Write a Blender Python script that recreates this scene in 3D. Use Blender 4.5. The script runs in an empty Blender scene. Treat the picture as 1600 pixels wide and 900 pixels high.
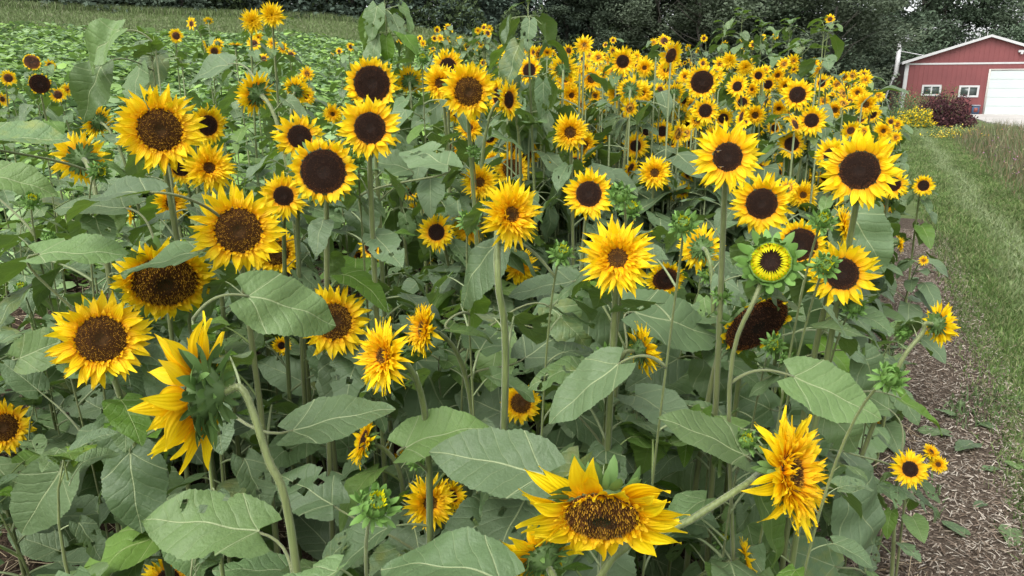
import bpy, math, random
import numpy as np
from mathutils import Vector, Matrix
random.seed(11); RNG = np.random.default_rng(7)
PI = math.pi; R = math.radians
sc = bpy.context.scene
# ------------------------------------------------------------------ camera, world, sun, exposure
FPX = 1156.0; PITCH = R(15.06); CZ = 1.8
cd = bpy.data.cameras.new('camera'); cam = bpy.data.objects.new('camera', cd); sc.collection.objects.link(cam)
cam.location = (0, 0, CZ); cam.rotation_euler = (R(90) - PITCH, 0, 0)
cd.sensor_width = 36; cd.lens = 36 * FPX / 1600; cd.clip_start = 0.05; cd.clip_end = 2000
sc.camera = cam
w = bpy.data.worlds.new('World'); sc.world = w; w.use_nodes = True
nt = w.node_tree; nt.nodes.clear()
SUN_EL, SUN_AZ = 52, 215
sky = nt.nodes.new('ShaderNodeTexSky'); sky.sky_type = 'NISHITA'; sky.sun_disc = False
sky.sun_elevation = R(SUN_EL); sky.sun_rotation = R(SUN_AZ); sky.dust_density = 3.0; sky.air_density = 1.0
hs = nt.nodes.new('ShaderNodeHueSaturation'); hs.inputs['Saturation'].default_value = 0.16
bg = nt.nodes.new('ShaderNodeBackground'); bg.inputs['Strength'].default_value = 0.15
wo = nt.nodes.new('ShaderNodeOutputWorld')
nt.links.new(sky.outputs[0], hs.inputs['Color']); nt.links.new(hs.outputs[0], bg.inputs[0]); nt.links.new(bg.outputs[0], wo.inputs[0])
sd = bpy.data.lights.new('sun', 'SUN'); sun = bpy.data.objects.new('sun', sd); sc.collection.objects.link(sun)
sd.energy = 1.15; sd.angle = R(50); sd.color = (1, .97, .92)
sdir = Vector((math.sin(R(SUN_AZ)) * math.cos(R(SUN_EL)), math.cos(R(SUN_AZ)) * math.cos(R(SUN_EL)), math.sin(R(SUN_EL))))
sun.rotation_euler = sdir.to_track_quat('Z', 'Y').to_euler()
sc.view_settings.view_transform = 'Standard'; sc.view_settings.look = 'None'
sc.view_settings.exposure = 1.10; sc.view_settings.gamma = 1.0
sc.cycles.max_bounces = 6; sc.cycles.diffuse_bounces = 4; sc.cycles.transmission_bounces = 3; sc.cycles.transparent_max_bounces = 4
sc.cycles.use_denoising = True
# ------------------------------------------------------------------ projection helpers
RT = Vector((1, 0, 0)); UP = Vector((0, math.sin(PITCH), math.cos(PITCH))); FW = Vector((0, math.cos(PITCH), -math.sin(PITCH)))
CAM = Vector((0, 0, CZ))
def ray(px, py): return FW + RT * ((px - 800) / FPX) + UP * ((450 - py) / FPX)
def at(px, py, d): return CAM + ray(px, py) * d
def proj(p):
    v = Vector(p) - CAM; d = v.dot(FW)
    if d < .05: return (-9999, -9999, d)
    return (800 + FPX * v.dot(RT) / d, 450 - FPX * v.dot(UP) / d, d)
def sstep(a, b, x): t = np.clip((x - a) / (b - a), 0, 1); return t * t * (3 - 2 * t)
def gz(x, y):
    x = np.asarray(x, float); y = np.asarray(y, float)
    d = np.hypot(x, y); az = np.degrees(np.arctan2(x, y))
    wt = sstep(26, -16, az) * sstep(-150, -80, az)
    s = np.minimum(d, 75); r = 0.13 * 1.5 * np.logaddexp(0, (s - 3.5) / 1.5)
    n = .02 * np.sin(x * 1.9 + .5) * np.cos(y * 1.3) + .03 * np.sin(x * .31) * np.sin(y * .27 + 1)
    return r * wt + n * np.minimum(1, d / 3) * .6
def gzf(x, y): return float(gz(x, y))
VAZ = R(26.0); RD = np.array((math.sin(VAZ), math.cos(VAZ))); PL = np.array((-math.cos(VAZ), math.sin(VAZ)))
def uv_of(x, y): return x * PL[0] + y * PL[1], x * RD[0] + y * RD[1]
def xy_of(u, v): return u * PL[0] + v * RD[0], u * PL[1] + v * RD[1]
def ground_hit(px, py):
    r = ray(px, py); t = -CZ / r.z; return CAM + r * t
U_GRASS = uv_of(*ground_hit(1560, 640)[:2])[0]      # mulch / grass edge
U_PATHR = uv_of(*ground_hit(1600, 330)[:2])[0]      # path right edge / meadow
U_FIELD = uv_of(*ground_hit(1420, 620)[:2])[0]      # edge of the planted bed
print('U', U_GRASS, U_PATHR, U_FIELD)
# ------------------------------------------------------------------ materials
def mat(name):
    m = bpy.data.materials.new(name); m.use_nodes = True
    n = m.node_tree; b = n.nodes['Principled BSDF']; return m, n, b
def ramp(n, fac, stops):
    r = n.nodes.new('ShaderNodeValToRGB'); e = r.color_ramp.elements
    e[0].position, e[0].color = stops[0][0], (*stops[0][1], 1); e[1].position, e[1].color = stops[-1][0], (*stops[-1][1], 1)
    for p, c in stops[1:-1]:
        k = e.new(p); k.color = (*c, 1)
    if fac is not None: n.links.new(fac, r.inputs[0])
    return r.outputs[0]
def M2(n, op, a, b=None, c=None, clamp=False):
    k = n.nodes.new('ShaderNodeMath'); k.operation = op; k.use_clamp = clamp
    for i, v in enumerate((a, b, c)):
        if v is None: continue
        if isinstance(v, (int, float)): k.inputs[i].default_value = v
        else: n.links.new(v, k.inputs[i])
    return k.outputs[0]
def mixc(n, fac, a, b, mode='MIX'):
    k = n.nodes.new('ShaderNodeMix'); k.data_type = 'RGBA'; k.blend_type = mode
    if isinstance(fac, (int, float)): k.inputs[0].default_value = fac
    else: n.links.new(fac, k.inputs[0])
    for i, v in ((6, a), (7, b)):
        if isinstance(v, tuple): k.inputs[i].default_value = (*v, 1)
        else: n.links.new(v, k.inputs[i])
    return k.outputs[2]
def noise(n, scale, detail=3, vec=None, rough=.55):
    t = n.nodes.new('ShaderNodeTexNoise'); t.inputs['Scale'].default_value = scale; t.inputs['Detail'].default_value = detail
    t.inputs['Roughness'].default_value = rough
    if vec is not None: n.links.new(vec, t.inputs['Vector'])
    return t.outputs[0]
def objco(n):
    return n.nodes.new('ShaderNodeTexCoord').outputs['Object']
def worldpos(n):
    return n.nodes.new('ShaderNodeNewGeometry').outputs['Position']
def bump(n, b, h, st=.3, dist=.01):
    k = n.nodes.new('ShaderNodeBump'); k.inputs['Strength'].default_value = st; k.inputs['Distance'].default_value = dist
    n.links.new(h, k.inputs['Height']); n.links.new(k.outputs[0], b.inputs['Normal']); return k.outputs[0]
def translucent(m, n, b, col, fac):
    t = n.nodes.new('ShaderNodeBsdfTranslucent'); mx = n.nodes.new('ShaderNodeMixShader'); mx.inputs[0].default_value = fac
    if isinstance(col, tuple): t.inputs[0].default_value = (*col, 1)
    else: n.links.new(col, t.inputs[0])
    out = n.nodes['Material Output']
    n.links.new(b.outputs[0], mx.inputs[1]); n.links.new(t.outputs[0], mx.inputs[2]); n.links.new(mx.outputs[0], out.inputs[0])
def simple(name, col, rough=.6, var=.0, vscale=8, spec=.5):
    m, n, b = mat(name); b.inputs['Roughness'].default_value = rough; b.inputs['Specular IOR Level'].default_value = spec
    if var:
        f = noise(n, vscale, 4, objco(n))
        c = ramp(n, f, [(.25, tuple(x * (1 - var) for x in col)), (.75, tuple(min(1, x * (1 + var)) for x in col))])
        n.links.new(c, b.inputs['Base Color'])
    else: b.inputs['Base Color'].default_value = (*col, 1)
    return m
def vcol(name, rough=.7, spec=.3, trans=0, dark=1.0):
    """material that takes the piece's own colour from the attribute Col"""
    m, n, b = mat(name); a = n.nodes.new('ShaderNodeVertexColor'); a.layer_name = 'Col'
    n.links.new(a.outputs[0], b.inputs['Base Color']); b.inputs['Roughness'].default_value = rough; b.inputs['Specular IOR Level'].default_value = spec
    if trans: translucent(m, n, b, a.outputs[0], trans)
    return m
def leaf_material(name, base, young, vein, trans=.22):
    m, n, b = mat(name)
    uvn = n.nodes.new('ShaderNodeUVMap'); sx = n.nodes.new('ShaderNodeSeparateXYZ'); n.links.new(uvn.outputs[0], sx.inputs[0])
    x = M2(n, 'ABSOLUTE', sx.outputs[0]); y = sx.outputs[1]
    info = n.nodes.new('ShaderNodeObjectInfo'); rnd = info.outputs['Random']
    q = M2(n, 'SUBTRACT', y, M2(n, 'MULTIPLY', x, .95)); q = M2(n, 'ADD', q, M2(n, 'MULTIPLY', M2(n, 'MULTIPLY', x, x), .55))
    sp = .15; q0 = q; q = M2(n, 'ADD', q, M2(n, 'MULTIPLY', M2(n, 'SUBTRACT', noise(n, 5, 2, uvn.outputs[0]), .5), .09))
    fr = M2(n, 'FRACT', M2(n, 'ADD', M2(n, 'DIVIDE', q, sp), .5))
    dd = M2(n, 'MULTIPLY', M2(n, 'ABSOLUTE', M2(n, 'SUBTRACT', fr, .5)), sp)
    sec = n.nodes.new('ShaderNodeMapRange'); sec.interpolation_type = 'SMOOTHSTEP'
    for i, v in ((1, .006), (2, .001), (3, 0), (4, .30)): sec.inputs[i].default_value = v
    n.links.new(dd, sec.inputs[0])
    pos = n.nodes.new('ShaderNodeMapRange'); n.links.new(q, pos.inputs[0])
    for i, v in ((1, -.08), (2, -.05), (3, 0), (4, 1)): pos.inputs[i].default_value = v
    secm = M2(n, 'MULTIPLY', sec.outputs[0], pos.outputs[0])
    near = n.nodes.new('ShaderNodeMapRange'); near.interpolation_type = 'SMOOTHSTEP'; n.links.new(M2(n, 'ABSOLUTE', M2(n, 'SUBTRACT', q0, .01)), near.inputs[0])
    for i, v in ((1, .009), (2, .003), (3, 0), (4, .8)): near.inputs[i].default_value = v
    mid = n.nodes.new('ShaderNodeMapRange'); mid.interpolation_type = 'SMOOTHSTEP'
    n.links.new(M2(n, 'ADD', x, M2(n, 'MULTIPLY', y, .006)), mid.inputs[0])
    for i, v in ((1, .012), (2, .006), (3, 0), (4, 1)): mid.inputs[i].default_value = v
    vm = M2(n, 'MAXIMUM', M2(n, 'MAXIMUM', secm, near.outputs[0]), mid.outputs[0], clamp=True)
    oc = objco(n)
    nz = noise(n, 22, 4, oc); nz2 = noise(n, 5, 3, oc)
    c1 = mixc(n, nz2, tuple(v * .78 for v in base), tuple(v * 1.25 for v in base))
    c1 = mixc(n, M2(n, 'POWER', rnd, 3.2), c1, young)
    yl = n.nodes.new('ShaderNodeMapRange'); n.links.new(M2(n, 'ADD', M2(n, 'FRACT', M2(n, 'MULTIPLY', rnd, 37.3)), M2(n, 'MULTIPLY', M2(n, 'SUBTRACT', nz2, .5), .35)), yl.inputs[0])
    for i, v in ((1, .93), (2, 1.12), (3, 0), (4, .75)): yl.inputs[i].default_value = v
    c1 = mixc(n, yl.outputs[0], c1, (.30, .27, .06))
    vr = M2(n, 'ADD', .74, M2(n, 'MULTIPLY', M2(n, 'FRACT', M2(n, 'MULTIPLY', rnd, 17.7)), .55)); vh = n.nodes.new('ShaderNodeHueSaturation'); n.links.new(vr, vh.inputs['Value']); n.links.new(M2(n, 'ADD', .95, M2(n, 'MULTIPLY', M2(n, 'FRACT', M2(n, 'MULTIPLY', rnd, 51.1)), .3)), vh.inputs['Saturation']); n.links.new(c1, vh.inputs['Color']); c1 = vh.outputs[0]
    c1 = mixc(n, M2(n, 'MULTIPLY', nz, .35), c1, tuple(v * .6 for v in base))
    # small brown specks
    vo = n.nodes.new('ShaderNodeTexVoronoi'); vo.inputs['Scale'].default_value = 38; n.links.new(oc, vo.inputs['Vector'])
    spk = n.nodes.new('ShaderNodeMapRange'); n.links.new(vo.outputs['Distance'], spk.inputs[0])
    for i, v in ((1, .07), (2, .04), (3, 0), (4, .7)): spk.inputs[i].default_value = v
    c1 = mixc(n, spk.outputs[0], c1, (.05, .035, .015))
    col = mixc(n, M2(n, 'MULTIPLY', vm, .8), c1, vein)
    # undersides are paler and yellower
    geo = n.nodes.new('ShaderNodeNewGeometry')
    col = mixc(n, M2(n, 'MULTIPLY', geo.outputs['Backfacing'], .55), col, (.11, .17, .045))
    n.links.new(col, b.inputs['Base Color'])
    b.inputs['Roughness'].default_value = .5; b.inputs['Specular IOR Level'].default_value = .4
    h = M2(n, 'SUBTRACT', M2(n, 'MULTIPLY', M2(n, 'MINIMUM', dd, .03), 8), M2(n, 'MULTIPLY', vm, .35))
    h = M2(n, 'ADD', h, M2(n, 'MULTIPLY', nz, .45))
    h = M2(n, 'ADD', h, M2(n, 'MULTIPLY', noise(n, 60, 3, uvn.outputs[0]), .25)); h = M2(n, 'ADD', h, M2(n, 'MULTIPLY', noise(n, 12, 2, uvn.outputs[0]), .8))
    bump(n, b, h, .55, .006)
    translucent(m, n, b, (.16, .28, .03), trans)
    return m
MT = {}
MT['leaf'] = leaf_material('sunflower leaf', (.118, .176, .090), (.145, .215, .085), (.33, .39, .20))
MT['leaf_bright'] = leaf_material('young leaf', (.10, .18, .04), (.14, .24, .05), (.3, .38, .14), .3)
def petal_mat():
    m, n, b = mat('petal')
    u = n.nodes.new('ShaderNodeUVMap'); s = n.nodes.new('ShaderNodeSeparateXYZ'); n.links.new(u.outputs[0], s.inputs[0])
    a = n.nodes.new('ShaderNodeVertexColor'); a.layer_name = 'Col'
    c = ramp(n, s.outputs[1], [(0, (.82, .30, .0)), (.20, (.89, .51, .002)), (.48, (.93, .67, .004)), (1, (.93, .71, .012))])
    st = M2(n, 'SINE', M2(n, 'MULTIPLY', s.outputs[0], 26))
    c = mixc(n, M2(n, 'MULTIPLY', M2(n, 'ADD', st, 1), .08), c, (.8, .45, .0))
    c = mixc(n, 1.0, c, a.outputs[0], 'MULTIPLY')
    n.links.new(c, b.inputs['Base Color']); b.inputs['Roughness'].default_value = .55; b.inputs['Specular IOR Level'].default_value = .25
    bump(n, b, st, .25, .002)
    translucent(m, n, b, c, .33); return m
MT['petal'] = petal_mat()
MT['disc'] = vcol('seed disc', .85, .12)
MT['green'] = vcol('bract green', .6, .3, .15)
def stem_mat():
    m, n, b = mat('stem')
    oc = objco(n); info = n.nodes.new('ShaderNodeObjectInfo')
    sp = n.nodes.new('ShaderNodeMapping'); sp.inputs['Scale'].default_value = (160, 160, 5); n.links.new(oc, sp.inputs[0])
    f = noise(n, 1, 3, sp.outputs[0]); c = ramp(n, f, [(.3, (.085, .13, .03)), (.7, (.19, .25, .07))]); c = mixc(n, M2(n, 'MULTIPLY', noise(n, 9, 3, oc), .5), c, (.10, .095, .04))
    c = mixc(n, M2(n, 'MULTIPLY', info.outputs['Random'], .45), c, (.17, .18, .08))
    n.links.new(c, b.inputs['Base Color']); b.inputs['Roughness'].default_value = .5; bump(n, b, f, .8, .003)
    b.inputs['Sheen Weight'].default_value = .25
    return m
MT['stem'] = stem_mat()
# ------------------------------------------------------------------ mesh building
class MB:
    def __init__(s): s.v = []; s.f = []; s.c = []; s.uv = []
    def add(s, verts, faces, col=(1, 1, 1), uvs=None):
        o = len(s.v); s.v += [tuple(v) for v in verts]; s.f += [tuple(i + o for i in f) for f in faces]
        s.c += ([col] * len(verts) if isinstance(col, tuple) else list(col)); s.uv += (uvs if uvs else [(0, 0)] * len(verts))
    def mesh(s, name, m, smooth=True):
        me = bpy.data.meshes.new(name); me.from_pydata(s.v, [], s.f); me.materials.append(m)
        ca = me.color_attributes.new('Col', 'FLOAT_COLOR', 'POINT')
        ca.data.foreach_set('color', np.array([(*c[:3], 1) for c in s.c], 'f').ravel() if s.c else [])
        uvl = me.uv_layers.new(name='UVMap'); li = np.empty(len(me.loops), 'i'); me.loops.foreach_get('vertex_index', li)
        uvl.data.foreach_set('uv', np.array(s.uv, 'f')[li].ravel())
        me.polygons.foreach_set('use_smooth', [smooth] * len(me.polygons)); me.update(); return me
def link(name, data, parent=None, M=None):
    o = bpy.data.objects.new(name, data); sc.collection.objects.link(o)
    if parent: o.parent = parent
    if M is not None: o.matrix_basis = M
    return o
def tag(o, label=None, cat=None, group=None, kind=None):
    for k, v in (('label', label), ('category', cat), ('group', group), ('kind', kind)):
        if v: o[k] = v
    return o
def np_mesh(name, V, F, col, m, smooth=False, kind=None, uv=None):
    """V (n,3), F (k,3|4), col (n,3): one large scatter mesh"""
    me = bpy.data.meshes.new(name); k = F.shape[1]
    me.vertices.add(len(V)); me.vertices.foreach_set('co', V.astype('f').ravel())
    me.loops.add(F.size); me.loops.foreach_set('vertex_index', F.astype('i').ravel())
    me.polygons.add(len(F)); me.polygons.foreach_set('loop_start', np.arange(0, F.size, k, dtype='i'))
    me.materials.append(m)
    ca = me.color_attributes.new('Col', 'FLOAT_COLOR', 'POINT')
    ca.data.foreach_set('color', np.concatenate([col, np.ones((len(col), 1))], 1).astype('f').ravel())
    me.update(calc_edges=True); me.validate()
    me.polygons.foreach_set('use_smooth', [smooth] * len(me.polygons))
    o = link(name, me)
    if kind: o['kind'] = kind
    return o
def tube(mb, pts, rad, sides=7, col=(1, 1, 1), cap=True):
    pts = [Vector(p) for p in pts]; n = len(pts)
    rad = rad if isinstance(rad, (list, tuple)) else [rad] * n
    T = [(pts[min(i + 1, n - 1)] - pts[max(i - 1, 0)]).normalized() for i in range(n)]
    a = T[0].orthogonal().normalized(); V = []; uv = []
    for i in range(n):
        a = (a - T[i] * a.dot(T[i])).normalized(); b = T[i].cross(a)
        for k in range(sides):
            t = 2 * PI * k / sides; V.append(pts[i] + (a * math.cos(t) + b * math.sin(t)) * rad[i]); uv.append((k / sides, i / n))
    F = [(i * sides + k, i * sides + (k + 1) % sides, (i + 1) * sides + (k + 1) % sides, (i + 1) * sides + k) for i in range(n - 1) for k in range(sides)]
    if cap: F += [tuple(range(sides))[::-1], tuple((n - 1) * sides + k for k in range(sides))]
    mb.add(V, F, col, uv)
def bez(p0, p1, p2, p3, n):
    out = []
    for i in range(n + 1):
        t = i / n; s = 1 - t; out.append(p0 * s**3 + p1 * 3 * s * s * t + p2 * 3 * s * t * t + p3 * t**3)
    return out
def crom(P, n):
    P = [P[0] * 2 - P[1]] + P + [P[-1] * 2 - P[-2]]; out = []
    for i in range(1, len(P) - 2):
        for k in range(n):
            t = k / n; a, b, c, d = P[i - 1:i + 3]
            out.append(.5 * ((2 * b) + (c - a) * t + (2 * a - 5 * b + 4 * c - d) * t * t + (3 * b - a - 3 * c + d) * t**3))
    out.append(P[-2]); return out
def box(mb, x0, x1, y0, y1, z0, z1, col=(1, 1, 1)):
    V = [(x, y, z) for z in (z0, z1) for y in (y0, y1) for x in (x0, x1)]
    mb.add(V, [(0, 2, 3, 1), (4, 5, 7, 6), (0, 1, 5, 4), (2, 6, 7, 3), (0, 4, 6, 2), (1, 3, 7, 5)], col)
# ------------------------------------------------------------------ leaf blades (unit length, base at origin, along +Y, normal +Z)
def leaf_blade(mb, rows, cols, rs, width=.78, droop=.5, fold=.25, wave=.03, twist=0., holes=0, M=Matrix(), teeth=22, scale=1.0, curl=0.):
    V = []; uv = []; ph = rs.random() * 9; ph2 = rs.random() * 9
    hl = []
    for _ in range(holes):
        a = rs.uniform(.25, .8); hl.append((rs.uniform(-.25, .25), a, rs.uniform(.02, .055), rs.uniform(.02, .07)))
    bite = [(rs.choice((-1, 1)), rs.uniform(.2, .85), rs.uniform(.02, .05), rs.uniform(.1, .3)) for _ in range(rs.choice((0, 0, 1, 2)) + (2 if holes else 0))]
    asym = rs.uniform(-.08, .08)
    for i in range(rows + 1):
        t = i / rows
        W = .5 * width * 1.75 * (t**.42) * ((1 - t)**.82) if 0 < t < 1 else 0
        for j in range(cols + 1):
            s = -1 + 2 * j / cols; e = abs(s)
            Wl = W * (1 + asym * (1 if s > 0 else -1))
            tooth = (((t * teeth) % 1.0) - .5) * .075 + .03 * math.sin(t * 31 + ph)
            if teeth and e > .99: Wl *= 1 + tooth
            if e > .7:
                for sd_, bt, bw, bd in bite:
                    if (s > 0) == (sd_ > 0) and abs(t - bt) < bw: Wl *= 1 - bd * (1 - (abs(t - bt) / bw)**2) * (e - .7) / .3
            x = s * Wl; y = t - .17 * e**1.6 * math.exp(-(t / .16)**1.2) * (1 if t > 0 else 0)
            z = -droop * .55 * t**2.0 + fold * abs(x) * (1 - .4 * t) - curl * x * x
            z += wave * e * math.sin(9 * t + ph + (2.2 if s > 0 else 0)) + wave * .5 * math.sin(14 * t + 11 * x + ph2)
            a = twist * t; x2 = x * math.cos(a) - z * math.sin(a) * .3; z2 = z + x * math.sin(a)
            yy = y - droop * .18 * t**2
            V.append(M @ (Vector((x2, yy, z2)) * scale)); uv.append((x, y))
    F = []
    for i in range(rows):
        for j in range(cols):
            x, y = uv[i * (cols + 1) + j]
            if any(((x - hx) / hr)**2 + ((y - hy) / hr2)**2 < 1 for hx, hy, hr, hr2 in hl): continue
            a = i * (cols + 1) + j
            F.append((a, a + 1, a + cols + 2, a + cols + 1))
    mb.add(V, F, (1, 1, 1), uv)
BL = []   # blades with no stalk, for placed leaves
PAR = [dict(droop=.25, fold=.15, wave=.02), dict(droop=.55, fold=.3, wave=.03), dict(droop=.8, fold=-.1, wave=.03, curl=.3), dict(droop=.4, fold=.1, wave=.035, twist=.35, holes=3),
       dict(droop=.3, fold=.4, wave=.02, twist=-.3), dict(droop=.6, fold=.05, wave=.045, holes=5), dict(droop=.15, fold=.22, wave=.03, width=.7), dict(droop=.5, fold=.0, wave=.04, width=.88, curl=.2)]
for k, p in enumerate(PAR):
    mb = MB(); leaf_blade(mb, 46, 14, random.Random(50 + k), **p); BL.append(mb.mesh('leaf blade', MT['leaf']))
mb = MB(); leaf_blade(mb, 46, 14, random.Random(77), droop=.3, fold=.25, wave=.03, width=.66); BLB = mb.mesh('young blade', MT['leaf_bright'])
mb = MB(); leaf_blade(mb, 46, 14, random.Random(78), droop=1.1, fold=.5, wave=.07, width=.8, twist=.5); BLW = mb.mesh('wilted blade', MT['leaf'])
def stalked_leaf(k, hi, bright=False):
    """origin on the stem, stalk rising outward along +Y then blade; blade length 1"""
    rs = random.Random(200 + k); mb = MB()
    pl = rs.uniform(.35, .62); rise = rs.uniform(.1, .35)
    P = bez(Vector((0, 0, 0)), Vector((0, pl * .3, pl * .25)), Vector((0, pl * .7, rise * .9)), Vector((0, pl, rise)), 7 if hi else 3)
    tube(mb, P, [.019 - .008 * i / len(P) for i in range(len(P))], 6 if hi else 4, cap=False)
    for i in range(len(mb.uv)): mb.uv[i] = (0, .1)      # stalk takes the vein colour
    tilt = rs.uniform(-.1, .75); yaw = rs.uniform(-.25, .25); rl = rs.uniform(-.35, .35)
    M = Matrix.Translation((0, pl, rise)) @ Matrix.Rotation(yaw, 4, 'Z') @ Matrix.Rotation(-tilt, 4, 'X') @ Matrix.Rotation(rl, 4, 'Y')
    leaf_blade(mb, 44 if hi else 10, 12 if hi else 4, rs, width=rs.uniform(.66, .86), droop=rs.uniform(.2, .95), fold=rs.uniform(-.05, .4), wave=rs.uniform(.02, .045),
               twist=rs.uniform(-.3, .3), holes=rs.choice((0, 0, 3, 5)) if hi else 0, M=M, teeth=22 if hi else 0)
    return mb
LEAF_HI = [stalked_leaf(k, True).mesh('leaf', MT['leaf_bright' if k % 6 == 5 else 'leaf']) for k in range(14)]
LEAF_LO_MB = [stalked_leaf(k, False) for k in range(8)]
# ------------------------------------------------------------------ flower heads: unit DIAMETER, facing +Z
def petal(mb, rs, r0, phi, L, W, elev, z0, hi, tipcurl=0., tw=0., side=0., col=None):
    nL, nW = (9, 4) if hi else (3, 1)
    bendk = rs.uniform(-.5, .35) + tipcurl; fold = rs.uniform(.1, .5) * (1 if rs.random() < .8 else -1)
    c = col or (lambda g: (g, g * rs.uniform(.92, 1.04), 1))(rs.uniform(.86, 1.06))
    wav = rs.uniform(-.06, .06); ph = rs.random() * 6
    V = []; uv = []; er = Vector((math.cos(phi), math.sin(phi), 0)); et = Vector((-math.sin(phi), math.cos(phi), 0)); ez = Vector((0, 0, 1))
    off = rs.random()
    for i in range(nL + 1):
        t = i / nL; wd = W * (.38 + .62 * math.sin(PI * min(1, t * 1.02)**.72)) * (1 - t**4.5)**.8 * .5 * (1 if t < 1 else 0) + (.0006 if t == 1 else 0)
        a = elev + bendk * t; x = L * t * math.cos(elev + bendk * t * .5); z = L * t * math.sin(elev + bendk * t * .5)
        for j in range(nW + 1):
            s = -1 + 2 * j / nW; tww = tw * t
            lx = s * wd; lz = fold * (abs(s)**1.5) * wd * (1 - .3 * t) + .012 * math.sin(7 * t + ph + s) * t * (abs(s))
            lx2 = lx * math.cos(tww) - lz * math.sin(tww); lz2 = lx * math.sin(tww) + lz * math.cos(tww)
            p = er * (r0 + x - lz2 * math.sin(a) * .9) + et * (lx2 + side * t * t * L + wav * math.sin(5 * t) * L * .4) + ez * (z0 + z + lz2 * math.cos(a))
            V.append(p); uv.append((s * .5 + .5 + off * 3, t))
    F = [(i * (nW + 1) + j, i * (nW + 1) + j + 1, (i + 1) * (nW + 1) + j + 1, (i + 1) * (nW + 1) + j) for i in range(nL) for j in range(nW)]
    mb.add(V, F, c, uv)
def bract(mb, rs, org, dirv, nrm, L, W, curl, n=5, col=None):
    dirv = dirv.normalized(); sd_ = dirv.cross(nrm).normalized(); nrm = sd_.cross(dirv)
    g = rs.uniform(.75, 1.25); c = col or (.105 * g, .19 * g, .05 * g)
    V = []; uv = []
    for i in range(n + 1):
        t = i / n; wd = W * .62 * ((1 - t)**.75 * (.55 + 1.15 * t) if t < 1 else .02)
        for s in (-1, 0, 1):
            V.append(org + dirv * (L * t * (1 - .25 * curl * curl * t)) + nrm * (curl * L * t * t * .6 + (-.18 * wd if s == 0 else 0.1 * wd)) + sd_ * s * wd)
            uv.append((s, t))
    F = [(i * 3 + j, i * 3 + j + 1, i * 3 + j + 4, i * 3 + j + 3) for i in range(n) for j in range(2)]
    mb.add(V, F, c, uv)
def calyx(rs, rd, hi, big=1.0):
    mb = MB(); rows = [(0, -.16), (.03, -.155), (.06, -.13), (rd * .75, -.09), (rd * 1.02, -.045), (rd * 1.06, -.01), (rd * .96, .004)]
    sd_ = 18 if hi else 8; V = []
    for r_, z in rows: V += [(r_ * math.cos(2 * PI * k / sd_), r_ * math.sin(2 * PI * k / sd_), z) for k in range(sd_)]
    F = [(i * sd_ + (k + 1) % sd_, i * sd_ + k, (i + 1) * sd_ + k, (i + 1) * sd_ + (k + 1) % sd_) for i in range(len(rows) - 1) for k in range(sd_)]
    mb.add(V, F, (.11, .18, .06))
    for ring, (rr, zz, n, Lk) in enumerate(((1.05, -.02, 20, .15), (.95, -.055, 18, .16), (.7, -.09, 14, .15), (.4, -.12, 8, .12)) if hi else ((1.0, -.03, 11, .15),)):
        for k in range(n):
            ph = 2 * PI * (k + rs.uniform(-.3, .3)) / n; er = Vector((math.cos(ph), math.sin(ph), 0))
            L = Lk * big * rs.uniform(.7, 1.35); el = rs.uniform(-.55, .35)
            bract(mb, rs, er * rd * rr + Vector((0, 0, zz)), er * math.cos(el) + Vector((0, 0, math.sin(el) * 1)), Vector((0, 0, -1)), L, L * rs.uniform(.35, .5), rs.uniform(-.6, .9), 5 if hi else 2)
    return mb
def disc(rs, rd, kind, hi):
    mb = MB(); h = {'D': .10, 'F': .22, 'C': .16, 'P': .3}[kind] * rd
    prof = lambda q: h * (1 - q**2.6) - h * .45 * math.exp(-(q / .22)**2)
    def colf(q):
        j = rs.uniform(.7, 1.35)
        if kind == 'D':
            c = (.042, .020, .012) if q > .25 else (.020, .017, .013)
            if q > .74 and rs.random() < .6: c = (.17, .062, .018)
            elif rs.random() < .2: c = (.10, .045, .022)
        else:
            if q > .42:
                c = (.46, .24, .025) if rs.random() < (.52 if .55 < q < .93 else .3) else (.11, .046, .012)
            elif q > .24: c = (.06, .032, .012) if rs.random() < .75 else (.3, .15, .02)
            else: c = (.022, .030, .012)
        return tuple(v * j for v in c)
    n = 22 if hi else 10; rings = 7 if hi else 3; V = []; C = []
    base = {'D': (.02, .011, .008)}.get(kind, (.075, .034, .011))
    for i in range(rings + 1):
        q = i / rings
        for k in range(n):
            V.append((rd * q * math.cos(2 * PI * k / n), rd * q * math.sin(2 * PI * k / n), prof(q))); C.append(base if hi else colf(max(.05, q - .001)))
    F = [(i * n + k, (i + 1) * n + k, (i + 1) * n + (k + 1) % n, i * n + (k + 1) % n) for i in range(rings) for k in range(n)]
    mb.add(V, F, C)
    if hi:
        N = int(900 * min(1.3, (rd / .24))**1.5) + 150
        for i in range(N):
            q = math.sqrt((i + .5) / N); ph = i * 2.399963; r_ = rd * q
            fl = rd * 1.25 / math.sqrt(N); hh = fl * ({'D': 1.3, 'F': 2.0, 'C': 2.0, 'P': 2}[kind]) * rs.uniform(.6, 1.3) * (.55 if q < .3 else 1)
            ctr = Vector((r_ * math.cos(ph), r_ * math.sin(ph), prof(q) - .002)); out = Vector((math.cos(ph), math.sin(ph), 0))
            tip = ctr + Vector((0, 0, hh)) + out * hh * .45 * (q - .35) + Vector((rs.uniform(-1, 1), rs.uniform(-1, 1), 0)) * hh * .25
            c = colf(q); cb = tuple(v * .75 for v in c); a0 = rs.random() * 6
            P = [ctr + Vector((math.cos(a0 + a * 2.094), math.sin(a0 + a * 2.094), 0)) * fl * .62 for a in range(3)]
            Q = [tip + (p - ctr) * .45 for p in P]
            mb.add(P + Q, [(0, 1, 4, 3), (1, 2, 5, 4), (2, 0, 3, 5), (3, 4, 5)], [cb] * 3 + [c] * 3)
    return mb
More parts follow.
